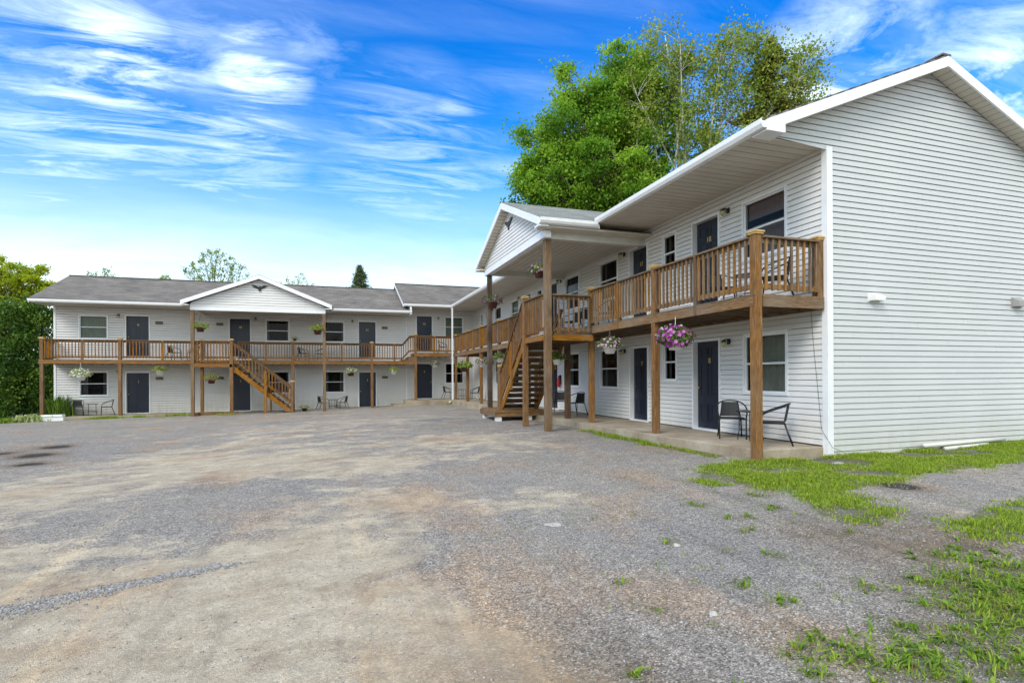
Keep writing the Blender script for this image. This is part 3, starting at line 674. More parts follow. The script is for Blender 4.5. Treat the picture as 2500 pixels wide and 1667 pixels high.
# boxed return at the foot of the rake
f.prism([(6.60,y0-.031,5.14),(6.97,y0-.031,5.14),(6.97,y0-.031,5.30),(6.60,y0-.031,5.30)],(0,1,0),.33)
recalc(f.build('fascia',M['trim'],ROOF))
s_=MB()
for k in range(28):
    a=6.98+k*.134; bb=a+.126
    for sg in (1,-1):
        A=a if sg>0 else 21.46-a; B=bb if sg>0 else 21.46-bb
        s_.add([(A,y0,zu(A)-.005),(B,y0,zu(B)-.005),(B,YG-.02,zu(B)-.005),(A,YG-.02,zu(A)-.005)],[(0,1,2,3) if sg<0 else (3,2,1,0)],None,.5)
s_.build('rake_soffit',M['soffit'],ROOF)
g=MB()
def gutter(mb,p,q,out):
    p,q,o=V(p),V(q),V(out)
    prof=[(0,0),(.075,0),(.11,.055),(.12,.13),(.105,.13),(.095,.10),(0,.10)]
    n=len(prof); vs=[p+o*a+V((0,0,c)) for a,c in prof]+[q+o*a+V((0,0,c)) for a,c in prof]
    fs=[(i,(i+1)%n,n+(i+1)%n,n+i) for i in range(n)]+[tuple(range(n)),tuple(reversed(range(n,2*n)))]
    mb.add(vs,fs,None,.5)
gutter(g,(6.598,7.02,5.175),(6.598,12.80,5.175),(-1,0,0)); gutter(g,(6.598,19.08,5.175),(6.598,30.48,5.175),(-1,0,0))
[recalc(q) for q in g.each('gutter',M['gutter'],ROOF)]
soffit(RB,6.605,XF-.001,7.36,30.6,5.195)
# doors and windows
numsU={10.09:'18',12.98:'17',19.18:'16',22.08:'15',28.27:'14'}; numsL={10.09:'8',12.98:'7',19.18:'6',22.08:'5',28.27:None}
for a,bb in doorsR:
    door(WF,a,bb,0.0,RB,numsL[a],-1); door(WF,a,bb,2.78,RB,numsU[a],-1)
stl={8.21:('curtain','mauve'),14.62:('dark','dark'),17.30:('sides','dark'),23.71:('dark','blind'),26.4:('sides','dark')}
for a,bb in winR:
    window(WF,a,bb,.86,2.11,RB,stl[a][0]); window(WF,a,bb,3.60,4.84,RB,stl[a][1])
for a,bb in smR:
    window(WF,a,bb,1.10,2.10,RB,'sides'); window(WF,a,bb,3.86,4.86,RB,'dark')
for u in (9.82,14.24,18.9,23.4,27.9):
    lamp(WF,u,4.80,RB); lamp(WF,u,1.98,RB)
hood(WG,9.26,2.63,RB,'white',.30,.15); hood(WG,13.1,2.68,RB,'steel',.3,.2)
b=MB(); b.box(6.2,6.2,0,0,0,0) if False else None
# porch gable over the landing of the right wing
def portico_R():
    yc=15.88; hw=3.15; ez=5.20; rz=ez+S*hw; X0=4.95
    rx=6.62+(rz-5.35)/S
    r=MB(); roof_quad(r,(X0,yc-hw-.03,ez-.01),(6.6,yc-hw-.03,ez-.01),(rx+.3,yc,rz+.005),(X0,yc,rz+.005)); roof_quad(r,(6.6,yc+hw+.03,ez-.01),(X0,yc+hw+.03,ez-.01),(X0,yc,rz+.005),(rx+.3,yc,rz+.005))
    PR=r.build('porch_roof',M['shingle2'],RB)
    f=MB(); board(f,(X0,yc-hw,ez-.005),(X0,yc,rz-.02),.19,.03,(-1,0,0)); board(f,(X0,yc,rz-.02),(X0,yc+hw,ez-.005),.19,.03,(-1,0,0))
    f.box(X0,6.6,yc-hw,yc-hw+.02,5.03,5.17); f.box(X0,6.6,yc+hw-.02,yc+hw,5.03,5.17)
    for sg in (-1,1): 
        ya=yc+sg*hw; f.box(X0-.031,X0+.24,min(ya,ya-sg*.30),max(ya,ya-sg*.30),4.985,5.028)
    recalc(f.build('fascia',M['trim'],PR))
    g=MB(); gutter(g,(X0-.02,yc-hw-.001,5.05),(6.5,yc-hw-.001,5.05),(0,-1,0)); gutter(g,(X0-.02,yc+hw+.001,5.05),(6.5,yc+hw+.001,5.05),(0,1,0)); [recalc(q) for q in g.each('gutter',M['gutter'],PR)]
    W=Wall((5.2,0,0),(0,1,0),(-1,0,0))
    zr=lambda z:(z-(ez-.2))/S
    b=MB(); siding(b,W,4.97,rz-.2,lambda z:(max(13.0,yc-hw+zr(z)),min(18.75,yc+hw-zr(z))),(),.02); b.build('porch_gable',M['siding'],RB)
    b=MB(); 
    n=20
    for k in range(n):
        for sg in (-1,1):
            t0=k/n+.003;t1=(k+1)/n-.003
            A=yc+sg*hw*(1-t0);B=yc+sg*hw*(1-t1); za=ez-.195+S*hw*t0; zb=ez-.195+S*hw*t1
            b.add([(X0,A,za),(X0,B,zb),(5.19,B,zb),(5.19,A,za)],[(0,1,2,3) if sg<0 else (3,2,1,0)],None,.5)
    b.build('rake_soffit',M['soffit'],PR)
    b=MB(); b.box(5.18,5.36,13.0,18.75,4.79,4.965); b.build('porch_beam',M['trim'],RB)
    b=MB(); b.box(5.361,XF-.001,13.16,13.34,4.80,5.02); b.box(5.361,XF-.001,18.46,18.64,4.80,5.02); 
    b.box(X0+.02,5.36,12.76,13.16,4.985,4.99) if False else None
    b.each('side_beam',M['cream'],RB)
    soffit(RB,5.361,XF-.002,13.341,18.459,4.95,'x','porch_ceiling')
    b=MB(); b.box(5.0,XF-.01,12.77,13.159,4.98,5.03); b.box(5.0,XF-.01,18.641,19.0,4.98,5.03); b.each('porch_soffit',M['soffit'],RB)
    for (x,y,zb,w) in ((5.36,13.26,None,.17),(5.30,18.5,.20,.15)):
        z0=gz(x,y)-.05 if zb is None else zb
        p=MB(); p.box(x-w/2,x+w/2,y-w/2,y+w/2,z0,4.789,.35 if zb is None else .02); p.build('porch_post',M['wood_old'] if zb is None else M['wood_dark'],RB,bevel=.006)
    return yc
portico_R()
def eagle(W,u,z,s,parent):
    pts=[(0,.10),(.03,.17),(.07,.15),(.10,.08),(.22,.16),(.42,.22),(.60,.20),(.48,.10),(.34,0),(.20,-.06),(.12,-.08),(.10,-.2),(.02,-.30),(-.06,-.20),(-.10,-.08),(-.20,-.06),(-.34,0),(-.48,.10),(-.60,.20),(-.42,.22),(-.22,.16),(-.08,.08)]
    b=MB(); b.prism([W.p(u+a*s,z+c*s,.018) for a,c in pts],W.N,.03); b.build('eagle_emblem',M['black'],parent)
eagle(Wall((5.2,0,0),(0,1,0),(-1,0,0)),15.9,5.88,.6,RB)
# downspout at the inner corner
b=MB(); b.box(6.50,6.58,30.42,30.50,-.1,5.18); b.bar((6.54,30.46,-.06),(6.3,30.2,-.12),.08,.07); b.build('downspout',M['gutter'],RB)
# two pale pipe lengths along the foot of the gable wall
p=MB(); p.tube([(10.35,7.24,-.06),(12.55,7.24,-.02)],.04,10); tag(p.build('drain_pipe',M['cream'],None,True),'long pale pipe lying against the foot of the gable wall','pipe')
p=MB(); p.tube([(10.75,7.14,-.12),(11.9,7.14,-.09)],.035,10); tag(p.build('drain_pipe',M['cream'],None,True),'shorter pale pipe in the grass just in front of the long pale pipe','pipe')
c_=MB(); c_.tube([(8.15,7.66,2.42),(8.13,7.58,1.7),(8.13,7.5,1.0),(8.1,7.40,.3),(8.2,7.27,.0),(8.5,7.24,-.12)],.0035,5)
tag(c_.build('loose_cable',M['black'],None,True),'thin black cable hanging down the porch wall near the white corner','cable')

# ---------------- left wing
LB=thing('motel_wing','white two storey motel wing across the back with porch gable and outside stair','building')
dL=[(-9.69,-8.60),(-5.04,-3.96),(1.50,2.52)]; wL=[(-11.62,-10.39),(-3.27,-2.06),(-.42,.79)]
ZL=-.48
ops=[]
for a,bb in dL: ops+= [(a,bb,ZL,ZL+2.09),(a,bb,2.36,4.45)]
for a,bb in wL: ops+= [(a,bb,.41,1.65),(a,bb,3.20,4.40)]
b=MB(); siding(b,WL,ZL,4.77,lambda z:(-12.55,4.2),ops,.02,.122,.026,.09)
ops2=[(4.74,5.74,0,2.09),(4.74,5.74,2.78,4.87),(6.42,7.57,.86,2.11),(6.42,7.57,3.60,4.84)]
siding(b,WL,-.02,5.2,lambda z:(4.2,XF-.03),ops2,.02,.122,.026,.09); b.build('front_wall',M['siding'],LB)
b=MB(); b.box(-12.62,-12.53,YL-.03,YL+.06,-.55,4.77,.5); b.box(4.17,4.22,YL-.03,YL-.001,ZL,5.2,.5); b.box(XF-.05,XF-.015,YL-.035,YL,0,5.2,.5)
for u in (-1.78,): b.box(u-.02,u+.02,YL-.03,YL-.001,ZL,1.9,.5)
b.each('corner_trim',M['trim'],LB)
b=MB(); b.box(-12.5,XF,YL+.80,YL+.84,-.6,4.7); b.box(-12.58,-12.55,YL+.07,37.2,-.8,4.8)
b.prism([(-12.58,30.9,4.8),(-12.58,38.4,4.8),(-12.58,34.71,6.45)],(1,0,0),.03); b.each('back_wall',M['siding'],LB)
rf=MB(); x0=-12.96
roof_quad(rf,(x0,30.53,4.945),(4.25,30.53,4.945),(4.25,34.71,6.69),(x0,34.71,6.69)); roof_quad(rf,(4.25,38.89,4.945),(x0,38.89,4.945),(x0,34.71,6.69),(4.25,34.71,6.69))
LR=rf.build('roof',M['shingle'],LB)
rf=MB(); roof_quad(rf,(3.84,30.53,5.325),(7.2,30.53,5.325),(10.73,34.71,7.07),(3.84,34.71,7.07)); roof_quad(rf,(10.73,38.89,5.325),(3.84,38.89,5.325),(3.84,34.71,7.07),(10.73,34.71,7.07))
LR2=rf.build('upper_roof',M['shingle'],LB)
rc=MB(); rc.bar((x0,34.71,6.70),(3.85,34.71,6.70),.2,.03); rc.bar((3.84,34.71,7.08),(10.7,34.71,7.08),.2,.03); rc.each('ridge_cap',M['shingle'],LR)
f=MB(); f.box(x0+.03,4.28,30.60,30.62,4.79,4.94); board(f,(x0,30.6,4.93),(x0,34.71,6.65),.18,.03,(-1,0,0)); board(f,(x0,34.71,6.65),(x0,38.8,4.93),.18,.03,(-1,0,0))
board(f,(3.86,30.6,5.31),(3.86,34.71,7.03),.17,.03,(-1,0,0)); f.box(3.9,6.6,30.60,30.62,5.17,5.31); f.box(4.2,4.3,30.56,31.0,4.72,5.16)
recalc(f.build('fascia',M['trim'],LR))
g=MB(); gutter(g,(x0-.02,30.598,4.79),(-6.6,30.598,4.79),(0,-1,0)); gutter(g,(.2,30.598,4.79),(4.3,30.598,4.79),(0,-1,0)); gutter(g,(3.86,30.598,5.175),(6.48,30.598,5.175),(0,-1,0)); [recalc(q) for q in g.each('gutter',M['gutter'],LR)]
soffit(LB,x0+.04,4.2,30.62,YL-.001,4.775,'x'); soffit(LB,4.3,XF-.002,30.605,YL-.001,5.195,'x')
b=MB(); siding(b,Wall((4.21,0,0),(0,1,0),(-1,0,0)),4.8,6.9,lambda z:(31,34.7) if z<5.2 else (min(34.6,30.7+(z-5.12)/S),34.7),(),.02); b.build('step_wall',M['siding'],LB)
nu={-9.69:('1','9'),-5.04:('2','10'),1.50:('3','11')}
for a,bb in dL: door(WL,a,bb,ZL,LB,nu[a][0],1); door(WL,a,bb,2.36,LB,nu[a][1],1)
door(WL,4.74,5.74,0,LB,'4',-1); door(WL,4.74,5.74,2.78,LB,'12',-1)
sl={-11.62:('sides','blind'),-3.27:('dark','dark'),-.42:('sides','dark')}
for a,bb in wL: window(WL,a,bb,.41,1.65,LB,sl[a][0]); window(WL,a,bb,3.20,4.40,LB,sl[a][1])
window(WL,6.42,7.57,.86,2.11,LB,'dark'); window(WL,6.42,7.57,3.60,4.84,LB,'blind')
for u in (-9.95,-3.74,1.20): lamp(WL,u,4.42,LB); lamp(WL,u,1.64,LB)
lamp(WL,6.05,4.72,LB)
for u in (-8.2,-5.45,2.97): hood(WL,u,4.08,LB); hood(WL,u,1.27,LB)
def portico_L():
    xc=-3.22; hw=3.33; s=.405; ez=4.88; rz=ez+s*hw; Y0=28.93; ry=30.6+(rz-4.97)/S
    r=MB(); roof_quad(r,(xc-hw-.03,30.58,ez-.01),(xc-hw-.03,Y0,ez-.01),(xc,Y0,rz+.005),(xc,ry+.3,rz+.005)); roof_quad(r,(xc+hw+.03,Y0,ez-.01),(xc+hw+.03,30.58,ez-.01),(xc,ry+.3,rz+.005),(xc,Y0,rz+.005))
    PR=r.build('porch_roof',M['shingle2'],LB)
    f=MB(); board(f,(xc-hw,Y0,ez-.005),(xc,Y0,rz-.02),.19,.03,(0,-1,0)); board(f,(xc,Y0,rz-.02),(xc+hw,Y0,ez-.005),.19,.03,(0,-1,0))
    f.box(xc-hw,xc-hw+.02,Y0,30.58,4.71,4.85); f.box(xc+hw-.02,xc+hw,Y0,30.58,4.71,4.85)
    for sg in (-1,1):
        xa=xc+sg*hw; f.box(min(xa,xa-sg*.32),max(xa,xa-sg*.32),Y0-.031,Y0+.24,4.66,4.70)
    recalc(f.build('fascia',M['trim'],PR))
    W=Wall((0,29.2,0),(1,0,0),(0,-1,0)); zr=lambda z:(z-(ez-.2))/s
    b=MB(); siding(b,W,4.65,rz-.2,lambda z:(max(-6.2,xc-hw+zr(z)),min(-.2,xc+hw-zr(z))),(),.02,.122,.02,.04); b.build('porch_gable',M['siding'],LB)
    b=MB(); b.box(-6.2,-.2,29.17,29.33,4.47,4.645); b.build('porch_beam',M['trim'],LB)
    b=MB(); b.box(-6.2,-6.04,29.331,YL-.04,4.5,4.66); b.box(-.36,-.2,29.331,YL-.04,4.5,4.66); b.each('side_beam',M['cream'],LB)
    soffit(LB,-6.039,-.361,29.331,YL-.03,4.60,'x','porch_ceiling')
    b=MB(); b.box(xc-hw+.02,-6.201,Y0+.02,30.6,4.66,4.70); b.box(-.199,xc+hw-.02,Y0+.02,30.6,4.66,4.70); b.each('porch_soffit',M['soffit'],LB)
    for x in (-6.12,-.27):
        p=MB(); p.box(x-.075,x+.075,29.18,29.33,gz(x,29.2)-.05,4.469,.45); p.build('porch_post',M['wood_old'],LB,bevel=.006)
    eagle(W,xc,5.62,.62,LB)
portico_L()

# ---------------- pavements (slabs)
b=MB(); b.prism([(6.82,7.42,-.3),(8.17,7.42,-.3),(8.17,32.08,-.3),(6.45,32.08,-.3),(6.45,13,-.3),(6.52,10,-.3),(6.74,8.0,-.3)],(0,0,1),.3); tag(b.build('pavement',M['conc'],bevel=.012),None,None,kind='structure')
b=MB(); b.box(-12.9,3.9,30.42,32.09,-.8,ZL-.005); b.box(3.3,4.0,30.5,32.09,ZL-.004,-.24); b.box(4.001,6.449,30.35,32.09,-.5,-.01); tag(b.build('pavement',M['conc'],bevel=.012),None,None,kind='structure')

# ------------------------------------------------------------------ decks
def railing(p,q,z0a,z0b,ht,parent,outn,mat='wood',sp=.135,gap=.07):
    """section between posts: p,q xy ends; z0 floor heights at both ends; balusters outside the rails"""
    b=MB(); p=V((p[0],p[1],0));q=V((q[0],q[1],0)); L=(q-p).length; o=V(outn)
    A=p+V((0,0,z0a));B=q+V((0,0,z0b)); U=V((0,0,1))
    sl=(B-A).normalized()
    b.bar(A+U*(ht-.045),B+U*(ht-.045),.038,.085,rnd=random.uniform(.2,.5)); b.bar(A+U*(gap+.06),B+U*(gap+.06),.038,.085)
    b.bar(A+U*(ht+.018)+o*.02,B+U*(ht+.018)+o*.02,.135,.032,rnd=random.uniform(.0,.4))
    n=max(1,int(round(L/sp))); 
    for i in range(n):
        t=(i+.5)/n; c=A+(B-A)*t+o*.0385
        jit=random.uniform(-.006,.006)
        b.bar(c+U*(gap-.005+jit),c+U*(ht-.004),.036,.036,up=(o.x,o.y,0),rnd=random.random())
    return b.build('railing',M[mat],parent)
def post(x,y,z0,z1,parent,w=.14,cap=True,mat='wood',name='post'):
    b=MB(); b.box(x-w/2,x+w/2,y-w/2,y+w/2,z0,z1,random.uniform(.15,.6)); P=b.build(name,M[mat],parent,bevel=.006)
    if cap:
        c=MB(); h=w/2+.032; c.box(x-h,x+h,y-h,y+h,z1+.001,z1+.028,.5)
        k=w/2+.018; c.box(x-k,x+k,y-k,y+k,z1-.03,z1,.3); j=w/2-.015
        c.add([(x-h,y-h,z1+.028),(x+h,y-h,z1+.028),(x+h,y+h,z1+.028),(x-h,y+h,z1+.028),(x-j*.6,y-j*.6,z1+.052),(x+j*.6,y-j*.6,z1+.052),(x+j*.6,y+j*.6,z1+.052),(x-j*.6,y+j*.6,z1+.052)],[(0,1,5,4),(1,2,6,5),(2,3,7,6),(3,0,4,7),(4,5,6,7)],None,.6)
        c.build('post_cap',M['cap'],P)
    return P
def floor_boards(x0,x1,y0,y1,z,along,parent,mat='wood_old'):
    b=MB(); w=.14; g=.006
    if along=='y':
        n=max(1,int(round((x1-x0)/w))); w=(x1-x0)/n
        for i in range(n): b.box(x0+i*w+g/2,x0+(i+1)*w-g/2,y0,y1,z-.028,z)
    else:
        n=max(1,int(round((y1-y0)/w))); w=(y1-y0)/n
        for i in range(n): b.box(x0,x1,y0+i*w+g/2,y0+(i+1)*w-g/2,z-.028,z)
    return b.build('deck_boards',M[mat],parent)
RD=thing('balcony','timber balcony along the upper doors of the right wing','balcony')
ZR=2.60
floor_boards(6.66,XF-.03,7.38,30.55,ZR,'y',RD)
fr=MB(); fr.box(6.665,6.705,7.42,30.55,2.40,ZR-.03,.55); fr.box(6.83,8.13,7.36,7.40,2.39,ZR-.03,.35); fr.box(XF-.07,XF-.032,7.42,30.55,2.38,ZR-.03)
y=7.9
while y<30.4: fr.box(6.706,XF-.075,y-.019,y+.019,2.40,ZR-.03,random.random()*.3); y+=.405
fr.build('deck_frame',M['wood_old'],RD)
RP=[7.44,10.42,13.52,19.2,22.1,25.0,27.7,30.5]
for i,yy in enumerate(RP):
    if i==3: continue
    if i==0: z0=gz(6.76,7.4)-.06
    else: z0=-.02
    post(6.745 if i==0 else 6.74,yy,z0,3.62,RD,.14 if i==0 else .135,mat='wood')
post(8.10,7.46,2.38,3.62,RD,.13,mat='wood_old')
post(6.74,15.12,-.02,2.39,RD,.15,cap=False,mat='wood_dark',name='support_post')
for a,c in ((8.95,0),(11.95,0)): 
    bb=MB(); bb.box(6.66,6.75,a-.045,a+.045,2.40,3.53); bb.build('railing_post',M['wood'],RD)
for a in (20.6,23.5,26.3,29.1):
    bb=MB(); bb.box(6.66,6.75,a-.045,a+.045,2.40,3.53); bb.build('railing_post',M['wood'],RD)
o=(-1,0,0)
for a,c in ((7.52,8.9),(9.0,10.34),(10.5,11.9),(12.0,13.44)): railing((6.71,a),(6.71,c),ZR,ZR,.93,RD,o,'wood_old')
for a,c in ((17.4,20.55),(20.65,22.02),(22.18,23.45),(23.55,24.92),(25.08,26.25),(26.35,27.62),(27.78,29.05),(29.15,30.42)): railing((6.71,a),(6.71,c),ZR,ZR,.93,RD,o,'wood')
railing((6.83,7.41),(8.03,7.41),ZR,ZR,.93,RD,(0,-1,0),'wood_old')

def stairs(parent,top,dirv,width,side,run,z_top,z_bot,n,shade_boards=False):
    """top: xy of outer stringer at top; dirv run direction; side: unit vector to inner stringer"""
    D=V(dirv);Sd=V(side);T=V((top[0],top[1],0)); rise=(z_top-z_bot)/n; tr=run/(n-1)
    for k in (0.02,width-.02):
        b=MB(); A=T+Sd*k
        P=[A+V((0,0,z_top-.04)),A+D*run+V((0,0,z_bot+rise-.06)),A+D*(run+.12)+V((0,0,z_bot)),A+D*(run-.18)+V((0,0,z_bot)),A+V((0,0,z_top-.31))]
        b.prism([p-Sd*.019 for p in P],Sd,.038,.85); recalc(b.build('stringer',M['wood'],parent))
    for i in range(1,n+1):
        if not shade_boards: break
        z=z_top-rise*i; c=T+D*(tr*(i-1)+.01)+Sd*width/2
        b=MB(); b.obox(c+V((0,0,z+rise*.58)),Sd*(width/2-.042),D*.009,V((0,0,rise*.36))); b.build('shade_board',M['wood_dark'],parent)  # dark boards added to the open flight, standing in for shade between treads
    for i in range(1,n):
        z=z_top-rise*i; c=T+D*(tr*(i-.5)+.03)+Sd*width/2
        b=MB(); b.obox(c+V((0,0,z-.019)),Sd*(width/2-.045),D*(tr*.5+.03),V((0,0,.019))); b.build('tread',M['wood_old'],parent)
def stair_rail(parent,a,za,b_,zb,out,ht=.88,sp=.15):
    railing(a,b_,za,zb,ht,parent,out,'wood',sp,.10)
RS=thing('staircase','timber staircase and landing under the right wing porch gable','staircase')
ZLd=2.36
floor_boards(5.30,6.64,13.28,15.0,ZLd,'x',RS)
b=MB(); b.box(5.29,6.65,13.24,13.28,2.19,ZLd-.03,.8); b.box(5.26,5.30,13.24,15.0,2.19,ZLd-.03,.7); b.box(5.30,6.65,14.98,15.02,2.14,ZLd-.03,.1)
for yy in (13.7,14.1,14.5): b.box(5.301,6.65,yy-.02,yy+.02,2.19,ZLd-.03,.1)
b.build('landing_frame',M['wood'],RS)
railing((5.46,13.30),(6.60,13.30),ZLd,ZLd,1.0,RS,(0,-1,0),'wood_old'); railing((5.30,13.36),(5.30,14.72),ZLd,ZLd,1.0,RS,(-1,0,0),'wood')
post(5.30,14.82,gz(5.3,14.8)-.05,3.50,RS,.14,mat='wood')
stairs(RS,(5.30,15.0),(0,1,0),1.24,(1,0,0),2.25,ZLd,.18,12,True)
stair_rail(RS,(5.30,14.9),2.42,(5.30,17.1),.42,(-1,0,0),.92); stair_rail(RS,(6.52,15.1),2.30,(6.52,17.05),.48,(1,0,0),.92)
post(5.28,17.18,.19,1.60,RS,.11,mat='wood'); post(6.52,17.18,.19,1.55,RS,.11,mat='wood')
bb=MB(); bb.box(5.24,5.30,16.0,16.09,.85,2.35); bb.build('railing_post',M['wood'],RS)
floor_boards(5.06,6.7,16.98,18.8,.18,'x',RS)
b=MB(); b.box(5.05,6.72,16.95,16.99,-.03,.15,.7); b.box(5.02,5.06,16.95,18.8,-.03,.15,.4); b.box(5.00,6.74,16.93,16.949,.10,.18,.8); b.box(6.68,6.72,17.0,18.8,-.03,.15,.2); b.build('platform_frame',M['wood_old'],RS)
b=MB(); b.box(5.3,5.34,16.4,16.6,-.15,0.) if False else b.box(5.5,5.56,17.2,17.28,-.1,.1); b.build('brace',M['wood_dark'],RS)
o_=MB(); o_.box(5.08,5.25,16.98,17.2,gz(5.2,17)-.03,-.032); o_.box(6.1,6.3,17.0,17.2,gz(6.2,17)-.03,-.032); o_.box(5.08,5.25,18.5,18.7,gz(5.2,18)-.03,-.032); o_.each('footing_block',M['white'],RS)

LD=thing('balcony','timber balcony along the upper doors of the back wing','balcony')
ZB=2.16
floor_boards(-12.6,4.42,30.56,YL-.03,ZB,'x',LD)
fr=MB(); fr.box(-12.6,4.42,30.565,30.605,1.97,ZB-.03,.6); fr.box(-12.6,-12.56,30.61,YL-.05,1.97,ZB-.03,.4)
x=-12.2
while x<4.3: fr.box(x-.019,x+.019,30.606,YL-.05,1.97,ZB-.03,random.random()*.3); x+=.405
fr.build('deck_frame',M['wood'],LD)
for xx in (-12.5,-9.45,-6.05,-1.82,2.15):
    if xx!=-6.05: post(xx,30.64,-.50 if xx>-12 else gz(xx,30.6)-.05,3.14,LD,.14)
    else: post(xx+.05,30.64,-.5,3.14,LD,.14)
post(4.50,30.64,-.3,3.62,LD,.14)
for xx in (-10.95,-7.7,-3.1,.60,3.35):
    bb=MB(); bb.box(xx-.045,xx+.045,30.57,30.66,1.97,3.07); bb.build('railing_post',M['wood'],LD)
o=(0,-1,0)
for a,c in ((-12.42,-11.0),(-10.9,-9.53),(-9.37,-7.75),(-7.65,-6.08),(-5.92,-4.62),(-4.4,-3.15),(-3.05,-1.9),(-1.74,.55),(.65,2.07),(2.23,3.30),(3.40,3.78)): railing((a,30.61),(c,30.61),ZB,ZB,.91,LD,o)
railing((3.78,30.61),(4.15,30.61),ZB,ZB+.42,.91,LD,o); railing((4.15,30.61),(4.43,30.61),ZB+.42,ZR,.93,LD,o)
railing((-12.55,30.7),(-12.55,YL-.05),ZB,ZB,.91,LD,(-1,0,0))
floor_boards(4.42,6.66,30.56,YL-.03,ZR,'x',LD)
b=MB(); b.box(4.44,6.70,30.565,30.605,2.40,ZR-.03,.6); b.box(4.42,4.46,30.61,YL-.05,2.2,ZR-.03,.6); b.box(4.10,4.42,30.62,YL-.05,2.17,2.38,.3); b.box(3.78,4.10,30.62,YL-.05,2.17,2.24,.5)
x=4.8
while x<6.6: b.box(x-.019,x+.019,30.606,YL-.05,2.40,ZR-.03,.1); x+=.405
b.build('step_frame',M['wood'],LD)
railing((4.58,30.61),(5.5,30.61),ZR,ZR,.93,LD,o); railing((5.6,30.61),(6.66,30.61),ZR,ZR,.93,LD,o)
bb=MB(); bb.box(5.5,5.59,30.57,30.66,2.4,3.53); bb.build('railing_post',M['wood'],LD)

LS=thing('staircase','timber staircase running down sideways in front of the back wing','staircase')
ZLL=1.96
floor_boards(-6.12,-4.46,29.22,30.55,ZLL,'x',LS)
b=MB(); b.box(-6.14,-4.44,29.18,29.22,1.79,ZLL-.03,.6); b.box(-6.14,-6.10,29.22,30.55,1.79,ZLL-.03,.3); b.box(-4.48,-4.44,29.22,30.55,1.79,ZLL-.03,.2)
for xx in (-5.7,-5.3,-4.9): b.box(xx-.02,xx+.02,29.22,30.55,1.79,ZLL-.03,.2)
b.build('landing_frame',M['wood'],LS)
railing((-5.97,29.24),(-4.62,29.24),ZLL,ZLL,1.05,LS,(0,-1,0))
railing((-6.08,29.36),(-6.08,30.5),ZLL,ZLL,1.05,LS,(-1,0,0))
post(-4.48,29.26,gz(-4.5,29.2)-.05,3.10,LS,.16)
stairs(LS,(-4.46,29.24),(1,0,0),1.12,(0,1,0),2.62,ZLL,-.42,13)
stair_rail(LS,(-4.38,29.24),2.0,(-1.85,29.24),-.12,(0,-1,0),.92); stair_rail(LS,(-4.38,30.34),2.0,(-1.85,30.34),-.12,(0,1,0),.92)
post(-1.78,29.24,gz(-1.8,29.2)-.05,1.08,LS,.13); post(-1.78,30.34,gz(-1.8,30.2)-.05,1.08,LS,.11)
b=MB(); b.box(-3.05,-2.93,29.12,29.2,gz(-3,29.2)-.05,1.62); b.box(-2.88,-2.8,30.2,30.3,gz(-3,30)-.05,.9); b.each('support_post',M['wood'],LS)
b=MB(); b.box(-6.05,-4.3,29.9,30.0,gz(-5,30)-.05,-.36,.6); b.box(-6.05,-5.95,29.35,29.9,gz(-6,29.6)-.05,-.38,.5); tag(b.build('timber_kerb',M['wood_old']),'low timber edging on the ground beneath the back stair landing','timber edging')

# ------------------------------------------------------------------ chairs, tables
def make_chair():
    t=thing('bistro_chair','x','chair')
    def arc(pts,n=6):
        P=[V(p) for p in pts]; out=[]
        for i in range(len(P)-1):
            p0=P[max(i-1,0)];p1=P[i];p2=P[i+1];p3=P[min(i+2,len(P)-1)]
            for k in range(n):
                s=k/n; out.append(.5*((2*p1)+(-p0+p2)*s+(2*p0-5*p1+4*p2-p3)*s*s+(-p0+3*p1-3*p2+p3)*s**3))
        out.append(P[-1]); return out
    f=MB(); r=.0145
    # front legs rise into arms that sweep up round the back (faces -Y)
    f.tube(arc([(-.25,-.22,0),(-.25,-.21,.25),(-.255,-.20,.44),(-.275,-.16,.58),(-.275,-.02,.66),(-.24,.16,.73),(-.14,.265,.78),(0,.30,.795),(.14,.265,.78),(.24,.16,.73),(.275,-.02,.66),(.275,-.16,.58),(.255,-.20,.44),(.25,-.21,.25),(.25,-.22,0)],5),r,7)
    for s in (-1,1):
        f.tube([(s*.20,.20,.43),(s*.22,.27,.2),(s*.235,.34,0)],r,7)
        f.tube([(s*.22,-.19,.43),(s*.20,.20,.43),(s*.15,.262,.775)],.010,7)
        f.tube([(s*.255,-.20,.42),(s*.20,.20,.41)],.009,6)
    f.tube([(-.25,-.205,.425),(.25,-.205,.425)],.010,6); f.tube([(-.2,.2,.43),(.2,.2,.43)],.010,6)
    f.build('frame',M['black'],t,True)
    s=MB(); s.prism([(-.235,-.20,.43),(.235,-.20,.43),(.205,.19,.43),(-.205,.19,.43)],(0,0,1),.014); s.build('seat',M['weave'],t)
    k=MB(); vs=[];n=6
    for i in range(n+1):
        tt=i/n; z=.455+tt*.31; y=.205+.058*tt; w=.185-.035*tt
        for j in range(5): 
            a=(j/4-.5)*2; vs.append((a*w,y+.02*(1-a*a),z))
    m=len(vs); vs+= [(a,b+.01,c) for a,b,c in vs]; fs=[]
    for i in range(n):
        for j in range(4):
            q=i*5+j; fs.append((q,q+1,q+6,q+5)); fs.append((m+q+5,m+q+6,m+q+1,m+q))
    k.add(vs,fs,None,.5); k.build('backrest',M['weave'],t)
    t.scale=(.98,.98,.93)
    return t
